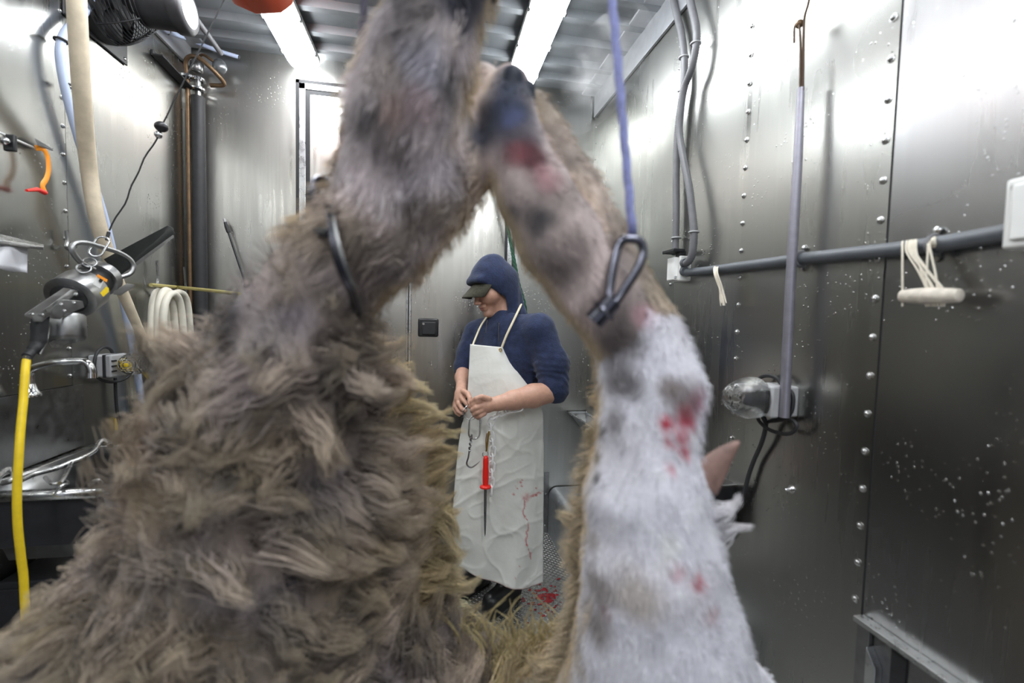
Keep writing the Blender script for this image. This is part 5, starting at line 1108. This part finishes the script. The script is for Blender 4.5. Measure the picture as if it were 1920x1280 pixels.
# single tufts standing off the outline
def tuft(pts_px, d, r, n, colA, colB, wob=.5):
    base = np.array([at(x, y, d+(k*.0)) for k, (x, y) in enumerate(pts_px)]); L = np.array(bez(base, 4)); S_ = len(L)
    off = rng.normal(size=(n, 1, 3))*r; t_ = np.linspace(0, 1, S_)[None, :, None]; fr_ = rng.normal(size=(n, 1, 3))
    wv = np.sin(t_*9+fr_*6)*r*wob*t_
    C_ = L[None]+off*(1-.8*t_**1.4)*(1-t_*.75)+wv; c0 = np.array(colA)*(1-t_)+np.array(colB)*t_; c_ = c0*(1+.18*rng.normal(size=(n, 1, 1)))
    return C_, np.broadcast_to(c_, (n, S_, 3))
gold, goldt = (.50, .39, .20), (.80, .68, .44); cream, creamt = (.50, .42, .32), (.70, .60, .44)
TU = [([(660, 660), (700, 655), (735, 648), (752, 642)], .86), ([(640, 690), (700, 690), (740, 682), (762, 690)], .88), ([(660, 720), (720, 715), (780, 722), (808, 735)], .88), ([(670, 745), (720, 748), (770, 752), (812, 765)], .9), ([(690, 765), (740, 770), (790, 770), (838, 780)], .9),
      ([(720, 790), (770, 795), (800, 790), (842, 772)], .92), ([(740, 820), (790, 818), (830, 812), (862, 812)], .92), ([(740, 840), (790, 845), (830, 838), (860, 846)], .92), ([(740, 870), (790, 880), (820, 868), (850, 850)], .92), ([(740, 900), (790, 905), (820, 895), (842, 888)], .93), ([(760, 925), (800, 922), (838, 905)], .93),
      ([(780, 960), (820, 955), (850, 985), (858, 1012)], .9), ([(790, 1000), (830, 990), (855, 1020), (862, 1050)], .9), ([(800, 1050), (835, 1060), (860, 1070)], .9), ([(640, 630), (680, 636), (716, 632)], .85), ([(700, 700), (750, 708), (800, 722)], .9), ([(800, 1090), (860, 1098), (895, 1085)], .9)]
Cs, Ks = [], []
for pts, d in TU:
    for rep in range(3):
        jp = [(x+random.uniform(-10, 10), y+random.uniform(-9, 9)) for x, y in pts]; c_, k_ = tuft(jp, d+random.uniform(-.03, .03), .0085, 40, gold, goldt, .6)
        idx_ = np.linspace(0, c_.shape[1]-1, 9).round().astype(int); Cs.append(c_[:, idx_]); Ks.append(k_[:, idx_])
LT = [([(590, 470), (560, 440), (545, 412)], .6), ([(570, 500), (552, 450), (556, 418)], .6), ([(700, 140), (675, 130), (660, 116)], .56), ([(720, 110), (702, 80), (706, 58)], .56), ([(1330, 975), (1360, 962), (1384, 938)], .62), ([(1335, 1010), (1370, 1000), (1400, 982)], .62)]
for pts, d in LT:
    for rep in range(2):
        jp = [(x+random.uniform(-9, 9), y+random.uniform(-9, 9)) for x, y in pts]; pale = pts[0][0] > 1200
        c_, k_ = tuft(jp, d+random.uniform(-.015, .015), .009 if pale else .010, 60, (.70, .68, .72) if pale else cream, (.75, .72, .74) if pale else creamt, .4)
        idx_ = np.linspace(0, c_.shape[1]-1, 9).round().astype(int); Cs.append(c_[:, idx_]); Ks.append(k_[:, idx_])
# straw-like wisps at the fork
for i in range(260):
    x, y = random.uniform(860, 1060), random.uniform(1175, 1290); h_ = random.uniform(25, 90) if random.random() < .15 else random.uniform(10, 45); lean = random.uniform(-.9, .9)
    c_, k_ = tuft([(x, y), (x+lean*h_*.4, y-h_*.6), (x+lean*h_, y-h_)], random.uniform(.84, .94), .0025, 5, (.40, .31, .13), (.70, .58, .30), .5)
    idx_ = np.linspace(0, c_.shape[1]-1, 9).round().astype(int); Cs.append(c_[:, idx_]); Ks.append(k_[:, idx_])
hv = strands(np.concatenate(Cs), .0007, np.concatenate(Ks))
o = finish('loose_tufts', np_mesh('loose_tufts', *hv), furm, SHEEP, sharp=0); o['kind'] = 'stuff'

# faint steam drifting under the lamp above the worker
sm = bpy.data.materials.new('steam'); sm.use_nodes = True; nt = sm.node_tree; nt.nodes.clear()
ou = nt.nodes.new('ShaderNodeOutputMaterial'); pv = nt.nodes.new('ShaderNodeVolumePrincipled'); pv.inputs['Color'].default_value = (1, 1, 1, 1); pv.inputs['Anisotropy'].default_value = .3
gg = nt.nodes.new('ShaderNodeNewGeometry'); n1 = nt.nodes.new('ShaderNodeTexNoise'); n1.inputs['Scale'].default_value = 5; n1.inputs['Detail'].default_value = 4; n1.inputs['Distortion'].default_value = .8
r1 = nt.nodes.new('ShaderNodeMapRange'); r1.inputs[1].default_value = .50; r1.inputs[2].default_value = .75; r1.inputs[3].default_value = 0; r1.inputs[4].default_value = 2.6
nt.links.new(gg.outputs['Position'], n1.inputs['Vector']); nt.links.new(n1.outputs['Fac'], r1.inputs[0]); nt.links.new(r1.outputs[0], pv.inputs['Density']); nt.links.new(pv.outputs[0], ou.inputs['Volume'])
V, Q = sdf_mesh([ell((.74, 2.05, 2.52), (.17, .50, .16), None, .02)], .03)
o = finish('steam', np_mesh('steam', V, Q), sm, None, sharp=0); o['kind'] = 'stuff'; tag(o, 'faint white steam drifting beside the lamp above the worker', 'steam')
